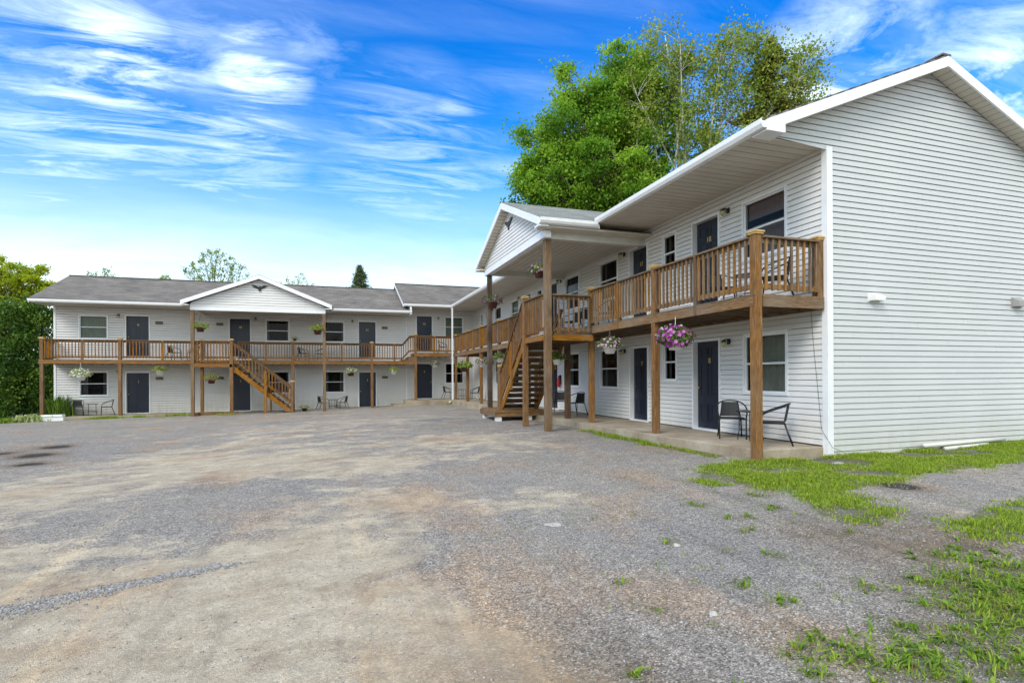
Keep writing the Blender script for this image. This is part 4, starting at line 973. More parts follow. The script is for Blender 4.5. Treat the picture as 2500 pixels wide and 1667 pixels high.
def make_table():
    t=thing('bistro_table','x','table')
    b=MB(); b.lathe([(.01,.545),(.25,.545),(.26,.555),(.25,.565),(.01,.565)],n=24); b.build('tabletop',M['black'],t)
    b=MB(); b.tube([(.2*math.cos(i*math.pi/8),.2*math.sin(i*math.pi/8),.2) for i in range(16)],.007,5,closed=True); b.build('brace_ring',M['black'],t)
    for i in range(4):
        a=math.pi/4+i*math.pi/2; l=MB(); l.tube([(.2*math.cos(a),.2*math.sin(a),.54),(.2*math.cos(a),.2*math.sin(a),.2),(.23*math.cos(a),.23*math.sin(a),0)],.009,6); l.build('leg',M['black'],t)
    return t
ch0=make_chair(); tb0=make_table(); used=[0,0]
def face(dx,dy): return math.atan2(dy,dx)+math.pi/2
def chair(x,y,z,d,label):
    rz=face(*d); G='black bistro chairs along the motel porches'
    if not used[0]: used[0]=1; ch0.location=(x,y,z); ch0.rotation_euler[2]=rz; ch0['label']=label; ch0['group']=G
    else: copy_tree(ch0,(x,y,z),rz,label,G)
def table(x,y,z,label):
    G='small black bistro tables between the chairs'
    if not used[1]: used[1]=1; tb0.location=(x,y,z); tb0['label']=label; tb0['group']=G
    else: copy_tree(tb0,(x,y,z),.3,label,G)
chair(7.63,9.10,0,(-.55,-.83),'black chair facing out beside door 8, left of the nearest porch post')
chair(7.62,8.02,0,(-.72,.69),'black chair in side view right of the nearest porch post')
table(7.72,8.68,0,'small table half hidden behind the nearest porch post')
chair(7.62,7.95,ZR,(-.66,.75),'black chair at the open end of the upper right balcony')
chair(7.45,9.25,ZR,(-.3,-.95),'black chair behind the railing under door 18')
table(7.6,8.6,ZR,'small table behind the balcony railing nearest the gable end')
chair(7.4,13.7,ZR,(-.1,.99),'black chair on the balcony just right of the landing')
chair(7.4,15.0,ZR,(-.2,-.98),'black chair seen through the landing rail, right one of that pair')
chair(7.4,16.2,ZR,(-.9,-.3),'black chair seen through the landing rail, left one of that pair')
chair(7.55,16.3,0,(-.3,.95),'black chair in side view right of the dark post behind the stair')
chair(7.5,17.5,0,(-.5,-.87),'black chair left of the dark post behind the stair')
chair(6.45,31.3,0,(1,.1),'black chair at the inner corner left of its table')
table(7.15,30.7,0,'small table at the inner corner between deck posts')
chair(7.5,29.2,0,(-.9,.45),'black chair against the right wing wall at the inner corner')
chair(-11.45,31.4,ZL,(.25,-.97),'black chair facing out under the far left window')
chair(-10.25,31.4,ZL,(-.95,-.3),'black chair turned sideways right of the far left window table')
table(-10.85,31.45,ZL,'small table under the far left lower window')
chair(-.35,31.4,ZL,(.9,-.4),'black chair half behind the tall porch post, beside door 3')
chair(.62,31.4,ZL,(-.95,-.3),'black chair below the window left of door 3')
table(.15,31.6,ZL,'small table between the two chairs beside door 3')
chair(-7.4,31.45,ZB,(.9,-.4),'black chair on the back balcony right of door 9')
chair(-6.55,31.45,ZB,(-.9,-.4),'black chair on the back balcony behind the left porch post')
chair(-1.35,31.4,ZB,(.95,-.3),'black chair on the back balcony right of the capped post with a pot')
chair(-.5,31.4,ZB,(-.95,-.3),'black chair on the back balcony left of the tall right porch post')
chair(6.2,31.4,ZR,(.9,-.3),'black chair on the raised corner balcony beside door 12')

# ------------------------------------------------------------------ leaves
def leaf_mesh(name,C,size,mat,parent=None,rnd=None,flat=0.0,aspect=.6,kind=None,dirs=None):
    """C Nx3 centres -> bent diamond leaves (two tris as quad)"""
    n=len(C); a=RNG.normal(0,1,(n,3))
    if dirs is not None: a=dirs+RNG.normal(0,.35,(n,3))
    a[:,2]-=flat*0; a/=np.linalg.norm(a,axis=1)[:,None]
    b=RNG.normal(0,1,(n,3)); b[:,2]+=0; 
    up=np.array([0,0,1.])*flat; nrm=RNG.normal(0,1,(n,3))+up*2.5
    b=np.cross(nrm,a); b/=np.linalg.norm(b,axis=1)[:,None]+1e-9
    c=np.cross(a,b)
    s=(size*RNG.uniform(.6,1.35,n))[:,None]
    v0=C-a*s; v2=C+a*s; v1=C+b*s*aspect-c*s*.18; v3=C-b*s*aspect-c*s*.18
    vs=np.stack([v0,v1,v2,v3],1).reshape(-1,3); F=np.arange(n*4)
    r=RNG.uniform(0,1,n) if rnd is None else rnd
    return np_mesh(name,vs,F,4,mat,parent,r,kind)
def curve_pts(a,b,sag=.0,n=5,wob=.1):
    a=V(a);b=V(b); L=(b-a).length; out=[]
    o=V((random.uniform(-1,1),random.uniform(-1,1),random.uniform(-.3,.3)))*L*wob
    for i in range(n+1):
        t=i/n; out.append(a.lerp(b,t)+o*math.sin(math.pi*t)+V((0,0,sag*L*math.sin(math.pi*t))))
    return out
def tree(name,label,base,height,r0,targets,lpc,crad,lsize,mleaf,mbark='bark',trunk_top=.8,split=.25,flat=.3,along=.35,group=None,lean=(0,0),limb=.35,vary=.35,aspect=.6,cat='tree'):
    """targets: list of (x,y,z) absolute clump centres"""
    t=thing(name,label,cat,base,0,group); B=V(base)
    tb=MB(); top=V((base[0]+lean[0],base[1]+lean[1],base[2]+height*trunk_top))
    tp=curve_pts(B,top,0,8,.02); tb.tube([p-B for p in tp],[r0*(1-.85*i/8) for i in range(9)],8)
    C=[];Rn=[]
    for T in targets:
        T=V(T); h=max(split,min(.97,((T.z-base[2])/height-.22*random.uniform(.6,1.4))/trunk_top))
        k=h*8; i=min(int(k),7); s=tp[i].lerp(tp[i+1],k-i)
        L=(T-s).length; pts=curve_pts(s,T,.10,4,.08); rr=min(r0*.5,max(.012,L*.016))*limb/.35
        tb.tube([p-B for p in pts],[rr*(1-.8*j/4) for j in range(5)],5)
        m=int(lpc*random.uniform(.6,1.4)); cr=crad*random.uniform(.7,1.3)
        q=RNG.normal(0,1,(m,3)); q/=np.linalg.norm(q,axis=1)[:,None]; q*=(np.minimum(np.abs(RNG.normal(.55,.34,m)),1.7)*cr)[:,None]; q[:,2]*=.6; q+=q[:, [1,2,0]]*RNG.uniform(-.3,.3)
        C.append(np.array(T-B)+q); base_r=random.uniform(.5-vary,.5+vary); Rn.append(np.clip(base_r+RNG.normal(0,.14,m)+q[:,2]/cr*.12,0,1))
        m2=int(m*along)
        if m2>0:
            u=RNG.uniform(.45,1,m2)[:,None]; pp=np.array(s-B)*(1-u)+np.array(T-B)*u+RNG.normal(0,crad*.4,(m2,3)); C.append(pp); Rn.append(np.clip(base_r+RNG.normal(0,.15,m2),0,1))
    tb.build('trunk',M[mbark],t,True)
    C=np.concatenate(C); Rn=np.concatenate(Rn); leaf_mesh('crown',C,lsize,M[mleaf],t,Rn,flat,aspect)
    return t
def blobpts(L,n,shell=.55):
    """n points in union of ellipsoids (x,y,z,rx,ry,rz), pushed outwards"""
    w=[a[3]*a[4]*a[5] for a in L]; out=[]
    for a in random.choices(L,weights=[q**.7 for q in w],k=n):
        d=V((random.gauss(0,1),random.gauss(0,1),random.gauss(0,1))).normalized(); r=random.random()**(1/3)*(1-shell)+shell*random.uniform(.75,1.05)
        out.append((a[0]+d.x*a[3]*r,a[1]+d.y*a[4]*r,a[2]+d.z*a[5]*r))
    return out
# camera frame for placing distant trees at real distances
YAW=.319; fwd=V((math.sin(YAW),math.cos(YAW),0)); rgt=V((math.cos(YAW),-math.sin(YAW),0))
def at(d,u,z): return fwd*d+rgt*u+V((0,0,z))
def wp(d,px,py): return at(d,(px-1250)/1345*d,1.24-(py-920.5)/1345*d)
def ell(d,px,py,rx,rz,ry=None):
    p=wp(d,px,py); k=d/1345; return (p.x,p.y,p.z,rx*k,(ry or rx)*k,rz*k)
d=38
L=[ell(d,1490,420,150,130),ell(d,1420,330,110,110),ell(d,1520,230,95,90),ell(d,1360,440,95,80),ell(d,1440,250,60,60),ell(d,1580,160,45,45),ell(d,1520,150,40,40),ell(d,1310,490,60,60),ell(d,1600,330,85,110),ell(d,1560,520,140,80),ell(d,1290,405,38,16),ell(d,1380,180,26,30),ell(d,1290,330,22,30)]
p=wp(d,1500,920); tree('maple_tree','large dense green maple rising behind the right wing roof','tree' and (p.x,p.y,-.3),23,.42,blobpts(L,430,.5),250,.98,.105,'maple',flat=.6,vary=.42)
d=37
L=[ell(d,1640,110,75,60),ell(d,1600,200,70,75),ell(d,1690,200,45,80),ell(d,1650,330,95,90),ell(d,1560,380,80,60),ell(d,1570,270,60,60),ell(d,1700,420,60,60)]
p=wp(d,1648,920)
def birch(name,label,d,pxb,stems,L,n,lpc,crad):
    p=wp(d,pxb,920); base=(p.x,p.y,-.3); t=thing(name,label,'tree',base); B=V(base); tb=MB(); lines=[]
    for (pa,ya,pb,yb,r) in stems:
        a=wp(d,pa,ya);c=wp(d+random.uniform(-1.5,1.5),pb,yb); c2=curve_pts(a,c,0,6,.035); lines.append(c2); tb.tube([q-B for q in c2],[r*(1-.75*i/6) for i in range(7)],7)
    tb.tube([V((0,0,0)),wp(d,stems[0][0],stems[0][1])-B],[.22,stems[0][4]],8)
    C=[];Rn=[]
    for T in blobpts(L,n,.3):
        T=V(T); ln=min(lines,key=lambda l:min((q-T).length+(2 if q.z>T.z-.3 else 0) for q in l)); s=min(ln,key=lambda q:(q-T).length+(3 if q.z>T.z-.5 else 0))
        pts=curve_pts(s,T,.08,4,.07); tb.tube([q-B for q in pts],[.028,.022,.017,.012,.008],4)
        m=int(lpc*random.uniform(.5,1.5)); q=RNG.normal(0,crad*.5,(m,3)); q[:,2]-=np.abs(RNG.normal(0,crad*.35,m)); C.append(np.array(T-B)+q); br=random.uniform(.2,.85); Rn.append(np.clip(br+RNG.normal(0,.15,m),0,1))
        u=RNG.uniform(.5,1,m//3)[:,None]; C.append(np.array(s-B)*(1-u)+np.array(T-B)*u+RNG.normal(0,.15,(m//3,3))); Rn.append(np.clip(br+RNG.normal(0,.15,m//3),0,1))
    tb.build('trunk',M['birch'],t,True); leaf_mesh('crown',np.concatenate(C),.085,M['birchleaf'],t,np.concatenate(Rn),.3,.7)
birch('birch_tree','white stemmed birch standing in front of the maple',36,1640,
  [(1662,520,1628,90,.13),(1680,500,1665,110,.12),(1625,480,1600,150,.08),(1640,470,1700,130,.09),(1662,440,1560,240,.07),(1560,470,1480,352,.05),(1670,430,1740,180,.06),(1610,470,1555,372,.05)],
  [ell(36,1640,110,75,55),ell(36,1590,190,75,70),ell(36,1690,190,45,70),ell(36,1650,300,80,80),ell(36,1530,350,80,60),ell(36,1560,270,60,50),ell(36,1690,390,50,60),ell(36,1540,440,70,40)],130,85,.8)
birch('birch_tree','thin leafed leaning birch right of the maple against the sky',35,1710,
  [(1715,480,1800,120,.10),(1730,420,1760,160,.07),(1760,330,1880,150,.05),(1780,400,1950,200,.06),(1740,380,1850,90,.05),(1850,320,1990,140,.05)],
  [ell(35,1800,130,80,60),ell(35,1770,230,60,60),ell(35,1900,170,70,60),ell(35,1970,160,50,60),ell(35,1990,230,45,45),ell(35,1790,330,70,60),ell(35,1890,260,70,50),ell(35,1730,420,30,50),ell(35,1850,110,40,30)],190,70,.8)
def conifer(name,label,d,px,pytop,wbase,pybase,mat,nb=260,lsz=.07,seed=1,jit=.25,dens=60,cat='tree'):
    p=wp(d,px,pytop); top=p.z; base=(p.x,p.y,-.5); t=thing(name,label,cat,base); H=top+.5
    zb=wp(d,px,pybase).z+.5; tb=MB(); tb.tube([(0,0,0),(0,0,H*.5),(0,0,H)],[.22,.12,.015],7); C=[];Rn=[];Dr=[]
    for i in range(nb):
        f=(i+random.random())/nb; z=zb+(H-zb)*f; R_=(wbase*d/1345)*(1-f)**.85*random.uniform(1-jit*1.6,1+jit)+.12
        a=random.random()*6.283; e=V((math.cos(a)*R_,math.sin(a)*R_,z-.12*R_+random.uniform(-.1,.1)))
        s=V((0,0,z+.1)); tb.tube([s,s.lerp(e,.5)+V((0,0,.05)),e],[.025,.015,.005],4)
        m=int(dens*(.3+R_)); u=RNG.uniform(.15,1,m)[:,None]; q=np.array(s)*(1-u)+np.array(e)*u+RNG.normal(0,.10+.03*R_,(m,3))*np.array([1,1,.6]); C.append(q); br=random.uniform(.2,.8); Rn.append(np.clip(br+RNG.normal(0,.15,m),0,1))
        dv=np.array((e-s).normalized()); Dr.append(np.repeat(dv[None],m,0))
    tb.build('trunk',M['bark'],t,True); leaf_mesh('crown',np.concatenate(C),lsz,M[mat],t,np.concatenate(Rn),.2,.28,dirs=np.concatenate(Dr))
conifer('spruce_tree','brownish ragged spruce among the thin birch branches on the right',35.5,1885,100,90,330,'spruce',120,.14,jit=.5,dens=62)
conifer('spruce_tree','small brown spruce top just above the right wing eave',44,1725,300,45,420,'spruce',70,.13,jit=.5,dens=60)
conifer('spruce_tree','small green spruce tip above the back wing roof',56,880,648,34,740,'spruce_g',150,.10,dens=70)
# left side: lime tree, cedars
d=40
L=[ell(d,40,700,75,70),ell(d,-20,660,60,45),ell(d,25,650,35,35),ell(d,85,690,45,30),ell(d,120,705,28,22),ell(d,60,760,70,40),ell(d,-60,700,60,80),ell(d,95,655,14,12)]
p=wp(d,0,920); tree('lime_tree','bright yellow green tree beyond the dark cedars at far left',(p.x,p.y,-.7),9.5,.2,blobpts(L,150,.4),170,.55,.085,'lime',flat=.3)
def cedar(label,x,y,h,r,n=5200,seed=0):
    t=thing('cedar_shrub',label,'shrub',(x,y,gz(x,y)-.02),0,'dark cedar shrubs left of the back wing'); tb=MB(); tb.tube([(0,0,0),(0,0,h*.8)],[.12,.03],6)
    C=[];Rn=[]
    for i in range(int(n/60)):
        f=random.random(); z=.1+f*h*.97; a=random.random()*6.283; rr=r*(1-max(0,f-.35)**1.4*1.05)*random.uniform(.55,1.08)
        e=V((math.cos(a)*rr,math.sin(a)*rr,z)); tb.tube([(0,0,max(0,z-.5)),e],[.02,.006],4)
        m=60; q=RNG.normal(0,.2,(m,3)); C.append(np.array(e)+q); br=random.uniform(.1,.9)**1.3; Rn.append(np.clip(br+RNG.normal(0,.13,m),0,1))
    tb.build('trunk',M['bark'],t,True); leaf_mesh('foliage',np.concatenate(C),.075,M['cedar'],t,np.concatenate(Rn),.2,.5)
cedar('dark cedar shrub pressed against the left end of the back wing',-13.7,33.6,6.0,1.15,9000)
cedar('tall dark cedar shrub beside the leftmost balcony post',-14.9,32.9,5.7,1.25,9500)
cedar('dark cedar shrub at the very left edge of the picture',-16.9,33.4,5.4,1.4,9500)
cedar('low dark shrub in front of the cedars by the drive edge',-15.0,31.5,2.0,.9,3600)
cedar('dark cedar shrub behind the leftmost shrubs',-19.2,35.5,4.8,1.5,9000)
cedar('dark cedar shrub filling the gap behind the wing corner',-15.6,36.5,4.6,1.8,11000)
cedar('dark round shrub at the drive edge at the far left',-17.0,31.8,2.3,1.3,5200)
# budding tree and other tops behind the back roof
def budtree(label,d,px,x0,x1,ytop,ybase,n,lp,group='young trees behind the back wing roof'):
    p=wp(d,px,ybase); base=(p.x,p.y,-.6); t=thing('young_tree',label,'tree',base,0,group); B=V(base); tb=MB(); C=[];Rn=[]
    fork=wp(d,px,ybase+40); tb.tube([V((0,0,0)),fork-B],[.1,.05],6)
    for i in range(n):
        f=(i+.5)/n; x=x0+(x1-x0)*f; e=wp(d+random.uniform(-1,1),x+random.uniform(-6,6),ytop+abs(f-.45)*(ybase-ytop)*1.1+random.uniform(-8,12)*.8)
        st=fork+V((0,0,random.uniform(-.4,.3))); st=wp(d,px+(x-px)*.25,ybase+30*random.random())
        pts=curve_pts(st,e,.0,6,.05); tb.tube([q-B for q in pts],[.03-.004*j for j in range(7)],4)
        for j,q in enumerate(pts[1:]):
            for _ in range(2):
                m=int(lp*random.uniform(.4,1.3)); C.append(np.array(q-B)+RNG.normal(0,.11,(m,3))+RNG.normal(0,.12,3)); Rn.append(np.clip(random.uniform(.2,.8)+RNG.normal(0,.15,m),0,1))
        m=int(lp*1.3); C.append(np.array(e-B)+RNG.normal(0,.09,(m,3))); Rn.append(RNG.uniform(0,.6,m))
    tb.build('trunk',M['bark'],t,True); leaf_mesh('crown',np.concatenate(C),.07,M['bud'],t,np.concatenate(Rn),.2,.55)
budtree('budding tree with upright twigs above the roof left of the porch gable',44,525,445,612,606,700,19,17)
budtree('sparse twig tops just right of the porch gable peak',46,720,680,775,668,710,8,7)
budtree('small leafy tips above the far left of the back roof',44,255,215,300,655,690,6,14)
budtree('low rounded leafy top behind the roof left of the budding tree',44,398,380,418,672,690,5,22)
# thicket far behind the viewer, seen only in window reflections
wl=[]
for i in range(46):
    a=-40+i*2.4; wl.append((a,-38+random.uniform(-5,5),random.uniform(1,6),2.6,2.2,3.2))
for i in range(22):
    wl.append((-62+i*2.6,66+random.uniform(-4,4),random.uniform(.5,3),2.8,2.2,2.2))
for i in range(40):
    wl.append((-42+random.uniform(-3,3),-34+i*2.1,random.uniform(1,7),2.6,2.6,3.4))
C=np.array(blobpts(wl,21000,.5)); tag(leaf_mesh('far_wood',C,.62,M['maple'],None,None,.2,.7,'stuff'),None,None,kind='stuff')

# ------------------------------------------------------------------ hanging baskets
def basket(x,y,zt,zp,r,label,flower,pot='white',leaf='bleaf',n=260,nf=90,cat='hanging basket',hang=True,G='hanging flower baskets under the balconies',droop=.6,wide=1.25):
    """zt hook height, zp pot centre height"""
    t=thing('hanging_basket' if hang else 'flower_pot',label,cat,(x,y,zp),0,G if hang else None)
    p=MB(); p.lathe([(r*.42,-r*.55),(r*.62,r*.05),(r*.66,r*.06),(r*.64,r*.12),(r*.3,r*.10)],n=14); p.build('pot',M[pot],t,True)
    if hang:
        h=MB(); H=zt-zp
        for i in range(3):
            a=i*2.094+.3; h.tube([(r*.6*math.cos(a),r*.6*math.sin(a),r*.08),(0,0,H*.75)],.004,4)
        h.tube([(0,0,H*.75),(0,0,H)],.006,5); h.build('hanger',M['white'] if pot=='white' and zp<1.95 and r>.29 else M['hoodd'],t)
    q=RNG.normal(0,1,(n,3)); q/=np.linalg.norm(q,axis=1)[:,None]; q*=(RNG.uniform(.25,1,n)**.5*r)[:,None]*np.array([wide,wide,.75]); 
    q[:,2]=np.where(q[:,2]<0,q[:,2]*droop,q[:,2])+r*.32; 
    leaf_mesh('foliage',q,r*.17,M[leaf],t,None,.2,.45)
    if nf:
        q=RNG.normal(0,1,(nf,3)); q/=np.linalg.norm(q,axis=1)[:,None]; q*=(RNG.uniform(.85,1.08,nf)*r)[:,None]*np.array([wide,wide,.75]); q[:,2]=np.where(q[:,2]<0,q[:,2]*droop,q[:,2])+r*.32
        # petals: little rosettes facing outwards
        P=[];K=[]
        for c in q:
            nn=V(c).normalized(); a=nn.orthogonal().normalized(); b=nn.cross(a); s=r*.12*random.uniform(.7,1.2); k=len(P)
            for j in range(5):
                an=j*1.2566; P.append(tuple(V(c)+(a*math.cos(an)+b*math.sin(an))*s+nn*s*.3))
            P.append(tuple(V(c))); 
            for j in range(5): K+= [k+j,k+(j+1)%5,k+5]
        np_mesh('blossoms',np.array(P),np.array(K),3,M[flower],t,np.repeat(RNG.uniform(0,1,nf),5))
    return t
b=basket
b(6.56,9.43,2.42,1.93,.30,'largest hanging basket, purple and white petunias, near door 8','fpink',n=560,nf=170,droop=.95)
bk=[o for o in COL.objects if o.name=='hanging_basket'][0]
# white petunias in the back of the same basket
q=RNG.normal(0,1,(34,3)); q/=np.linalg.norm(q,axis=1)[:,None]; q*=.31*np.array([1.2,1.2,.75]); q[:,2]=np.abs(q[:,2])+.12; q[:,1]=np.abs(q[:,1])
leaf_mesh('white_blossoms',q,.035,M['fwht'],bk,None,.2,.9)
b(6.58,12.19,2.42,1.95,.26,'lilac hanging basket in a white pot left of the middle porch post','flil',n=260,nf=70)
b(6.2,14.6,2.15,1.72,.24,'green hanging basket in a white pot under the landing','flil',n=240,nf=4)
b(6.58,21.4,2.42,1.98,.26,'bright green hanging basket with white pot left of the stair rail','flil',n=240,nf=3)
b(6.58,24.2,2.42,1.85,.26,'pink hanging basket in a white pot behind the dark porch post','flil',n=220,nf=60)
b(6.5,27.4,2.42,1.72,.36,'wide yellow green trailing basket at the corner posts','fwht','dkred','bud',n=340,nf=0)
b(5.55,30.5,2.42,1.93,.24,'small pink hanging basket by the corner door 4','flil',n=200,nf=60)
b(3.3,30.5,1.99,1.56,.26,'yellow green hanging basket in a pot right of door 3','fwht','white','bud',n=220,nf=6)
b(1.05,30.5,1.99,1.50,.30,'scraggly white flowered hanging basket left of door 3','fwht','dkred','pale',n=150,nf=30)
b(-7.78,30.5,1.99,1.60,.27,'hanging basket of red tinged leaves in a white pot right of door 1','fred','white','bud',n=220,nf=16)
b(-10.97,30.5,2.02,1.38,.34,'wide pale white green hanging basket at the far left window','fwht','white','pale',n=380,nf=80,wide=1.35)
b(-5.35,29.3,1.80,1.18,.30,'dark red hanging basket under the back stair landing','fred','dkred','bud',n=180,nf=40)
b(-5.80,29.3,4.47,3.62,.30,'dark potted hanging basket under the left corner of the back porch gable','fwht','dkred','bud',n=260,nf=0)
b(-.58,29.3,4.47,3.60,.32,'trailing hanging basket under the right corner of the back porch gable','fwht','dkred','bud',n=280,nf=0,droop=.3)
b(5.34,18.25,4.79,3.78,.30,'withered purple hanging basket on the dark far porch post','fpink','dkred','spruce_g',n=150,nf=26)
b(5.38,13.9,4.79,4.05,.24,'pink and green hanging basket under the right porch gable','flil','dkred','bleaf',n=230,nf=46)
b(-1.72,30.66,0,3.27,.15,'small yellow green potted plant standing on a balcony post','fwht','black','bud',n=120,nf=0,hang=False,cat='potted plant')
b(-1.25,30.2,0,-.32,.22,'dark pot of low greenery on the ground at the stair foot','fwht','dkred','bud',n=120,nf=0,hang=False,cat='potted plant')
# shrubs and planter by the left post
def clump(name,label,x,y,h,w,mat,n,cat='plant',lw=.02,lean=.9):
    t=thing(name,label,cat,(0,0,0)); P=np.stack([RNG.normal(x,w,n),RNG.normal(y,w*.7,n)],1); blades('leaves',P,RNG.uniform(.5,1,n)*h,RNG.uniform(.6,1.3,n)*lw,M[mat],t,lean); return t
clump('ornamental_grass','tall reddish green grassy plant right of the leftmost post',-12.0,31.0,.95,.17,'cedar',260,lw=.03,lean=.5)
clump('hosta','pale variegated hosta at the foot of the leftmost post',-12.65,29.9,.42,.26,'pale',260,lw=.09)
clump('low_plant','low green plant left of the white block planter',-13.6,29.9,.3,.5,'weed',300,lw=.04)
clump('low_shrub','dark leafy shrub between the leftmost post and the wall corner',-12.35,31.9,1.3,.2,'cedar',500,lw=.06,lean=.7)
b_=MB(); 
b_.box(-12.2,-11.35,29.72,30.0,-.64,-.43); tag(b_.build('concrete_block',M['white'],bevel=.015),'long white concrete block lying at the drive edge by the leftmost post','block')
b_=MB(); b_.box(-12.17,-11.75,29.69,30.03,-.428,-.33); tag(b_.build('concrete_block',M['white'],bevel=.015),'small white block on top of the long one, its left end','block')
b_=MB(); b_.box(-11.73,-11.38,29.69,30.03,-.428,-.33); tag(b_.build('concrete_block',M['white'],bevel=.015),'small white block on top of the long one, its right end','block')
# fire extinguisher on the wall
t=thing('fire_extinguisher','red fire extinguisher on the wall behind the right staircase','fire extinguisher',(8.08,18.92,.86))
b_=MB(); b_.lathe([(.02,0),(.06,.01),(.065,.06),(.065,.28),(.04,.34),(.02,.36)],n=14); b_.build('cylinder',M['red'],t,True)
b_=MB(); b_.box(-.02,.02,-.03,.03,.36,.42); b_.tube([(0,-.03,.38),(-.02,-.11,.35),(0,-.10,.2),(0,-.075,.1)],.01,6); b_.box(.03,.10,-.02,.02,.1,.45); b_.build('valve',M['black'],t)
# parked car glimpsed at the far left
def car():
    t=thing('parked_car','pale blue white car glimpsed past the shrubs at the left edge','car',(-27.5,52,gz(-27,50)),R(15))
    b=MB(); prof=[(-2.2,.3),(-2.25,.7),(-2.1,.95),(-1.2,1.05),(-.6,1.42),(.8,1.45),(1.5,1.05),(2.15,.92),(2.25,.6),(2.2,.3)]
    b.prism([(x,-.85,z) for x,z in prof],(0,1,0),1.7); recalc(b.build('body',M['trim'],t,bevel=.05))
    b=MB(); b.prism([(x,-.86,z) for x,z in [(-1.1,1.06),(-.55,1.38),(.75,1.4),(1.35,1.07)]],(0,1,0),1.72); b.build('windows',M['glass'],t)
    for x in (-1.4,1.4):
        for y in (-.8,.8):
            w=MB(); w.tube([(x,y-.1,.32),(x,y+.1,.32)],.32,16); w.build('wheel',M['black'],t)
car()

# ------------------------------------------------------------------ light, sky, camera
SUN=V((-.68,-.55,.74)).normalized()
sl=bpy.data.lights.new('sun','SUN'); sl.energy=1.7; sl.angle=R(22); sl.color=(1,.965,.91)
so=bpy.data.objects.new('sun',sl); COL.objects.link(so); so.rotation_euler=(-SUN).to_track_quat('-Z','Y').to_euler()
w=bpy.data.worlds.new('World'); scn.world=w; w.use_nodes=True; nt=w.node_tree; nt.nodes.clear()
class WT(NT):
    def __init__(s): s.t=nt
T=WT()
out=T.n('ShaderNodeOutputWorld'); bg=T.n('ShaderNodeBackground'); T.l(bg.outputs[0],out.inputs[0])
sky=T.n('ShaderNodeTexSky',sky_type='NISHITA'); sky.sun_disc=False; sky.sun_elevation=math.asin(SUN.z); sky.sun_rotation=math.atan2(SUN.x,SUN.y)
sky.air_density=1.0; sky.dust_density=.6; sky.ozone_density=2.5
tc=T.n('ShaderNodeTexCoord').outputs['Generated']
sp=T.n('ShaderNodeSeparateXYZ'); T.l(tc,sp.inputs[0]); z=T.math('MAXIMUM',sp.outputs[2],0.0)
# cloud layer: direction projected on a plane overhead
inv=T.math('DIVIDE',1.0,T.math('ADD',z,.10)); cb=T.n('ShaderNodeCombineXYZ')
T.l(T.math('MULTIPLY',sp.outputs[0],inv),cb.inputs[0]); T.l(T.math('MULTIPLY',sp.outputs[1],inv),cb.inputs[1])
pl=cb.outputs[0]
tint=T.ramp(z,[(0,(.95,1.15,1.15)),(.14,(.48,1.18,1.45)),(.32,(.06,1.10,1.85)),(.55,(.0,.88,2.0))])
skyc=T.mix(1,sky.outputs[0],tint,'MULTIPLY')
c1=T.noise(T.map(pl,(.6,1.4,1),(0,0,R(28)),(.7,.3,0)),1.15,10,.62,.8)
c2=T.noise(T.map(pl,(1.2,5.0,1),(0,0,R(22)),(2,1,0)),1.3,8,.66,.5)
c3=T.noise(T.map(pl,(.3,.5,1),(0,0,R(28)),(5,4,0)),1.0,4,.5,.3)
m1=T.math('MULTIPLY',T.ramp(c1.outputs[0],[(.40,0),(.66,1)]),T.ramp(c2.outputs[0],[(.34,.10),(.66,1)]))
m1=T.math('MULTIPLY',m1,T.ramp(c3.outputs[0],[(.34,.15),(.6,1)]))
low=T.ramp(z,[(0,1),(.10,.75),(.22,.38),(.36,.0)])
c4=T.noise(T.map(pl,(.5,1.0,1),(0,0,R(18))),.9,7,.6,.4)
m2=T.math('MULTIPLY',low,T.ramp(c4.outputs[0],[(.25,.45),(.6,1.0)]))
msk=T.math('MAXIMUM',T.math('MULTIPLY',m1,.75),m2,clamp=True)
def skydir(px,py):
    v=fwd_+rgt_*((px-1250)/1345)+V((0,0,1))*(-(py-920.5)/1345); return v.normalized()
fwd_=V((math.sin(.319),math.cos(.319),0)); rgt_=V((math.cos(.319),-math.sin(.319),0))
cf=T.noise(T.map(pl,(1.4,5.5,1),(0,0,R(24)),(1,7,0)),1.6,10,.68,.8)
cf2=T.noise(T.map(pl,(2.2,3.6,1),(0,0,R(-30)),(1,3,0)),1.2,9,.66,.6)
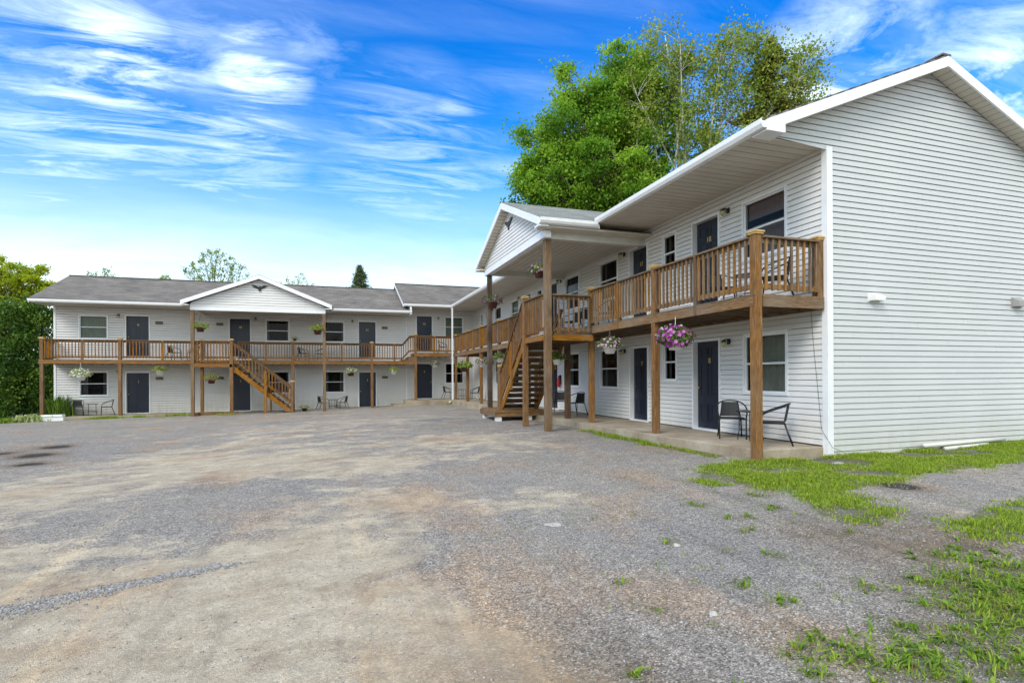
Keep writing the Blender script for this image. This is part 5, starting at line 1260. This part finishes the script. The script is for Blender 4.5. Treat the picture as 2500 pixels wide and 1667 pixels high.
for px,py,rad,nz,gain in ((2060,200,5,cf2,1.0),(2430,190,4,cf2,.9),(300,125,3.2,cf,1.0),(180,100,5,cf,.55),(640,185,3.0,cf,1.0),(560,110,4,cf2,.4),(430,40,2.2,cf2,.55),(250,235,4.5,cf,.75),(500,300,7,cf,.5),(1000,420,7,cf,.4),(150,300,6,cf,.5),(760,120,3,cf2,.3),(1110,285,1.6,cf,.6)):
    dv=skydir(px,py); dp=T.n('ShaderNodeVectorMath',operation='DOT_PRODUCT'); T.l(tc,dp.inputs[0]); dp.inputs[1].default_value=dv
    ww=T.ramp(T.math('MULTIPLY_ADD',dp.outputs['Value'],1/(1-math.cos(R(rad*1.6))),1-1/(1-math.cos(R(rad*1.6)))),[(0,0),(1,1)])
    k_=T.math('MULTIPLY',T.math('MULTIPLY',ww,T.ramp(nz.outputs[0],[(.40,0),(.66,1)])),gain,clamp=True)
    msk=T.math('MAXIMUM',msk,k_)
back=T.math('MULTIPLY',T.ramp(T.math('MULTIPLY_ADD',sp.outputs[1],-.5,.5),[(.30,0),(.62,1)]),T.ramp(c4.outputs[0],[(.2,.7),(.6,1.0)]))  # unseen cloud cover behind the camera, added to whiten the light
hi=T.math('MULTIPLY',T.ramp(z,[(.62,0),(.85,1)]),.75)
msk=T.math('MAXIMUM',T.math('MAXIMUM',msk,back),hi,clamp=True)
cc=T.ramp(z,[(0,(1.0,.99,.97)),(.25,(.76,.85,.88)),(.5,(.60,.72,.80)),(.8,(.68,.69,.70))]); cc=T.mix(1,cc,(15.5,15.5,15.5),'MULTIPLY')
skyc=T.mix(msk,skyc,cc)
T.l(skyc,bg.inputs[0]); bg.inputs[1].default_value=.11

cam=bpy.data.cameras.new('camera'); co=bpy.data.objects.new('camera',cam); COL.objects.link(co); scn.camera=co
f_=1345.; roll=-.0055
U=V((0,0,1)); r2=rgt*math.cos(roll)+U*math.sin(roll); u2=-rgt*math.sin(roll)+U*math.cos(roll)
mx=Matrix((r2,u2,-fwd)).transposed().to_4x4(); mx.translation=V((0,0,1.24)); co.matrix_world=mx
cam.sensor_fit='HORIZONTAL'; cam.sensor_width=36; cam.lens=f_/2500*36; cam.shift_y=(920.5-833.5)/2500; cam.clip_end=2000; cam.clip_start=.05
scn.view_settings.view_transform='Standard'; scn.view_settings.look='None'; scn.view_settings.exposure=.42; scn.view_settings.gamma=1
scn.cycles.use_denoising=True; scn.cycles.max_bounces=6; scn.cycles.diffuse_bounces=3; scn.cycles.transparent_max_bounces=8
try: scn.cycles.denoiser='OPENIMAGEDENOISE'
except Exception: pass
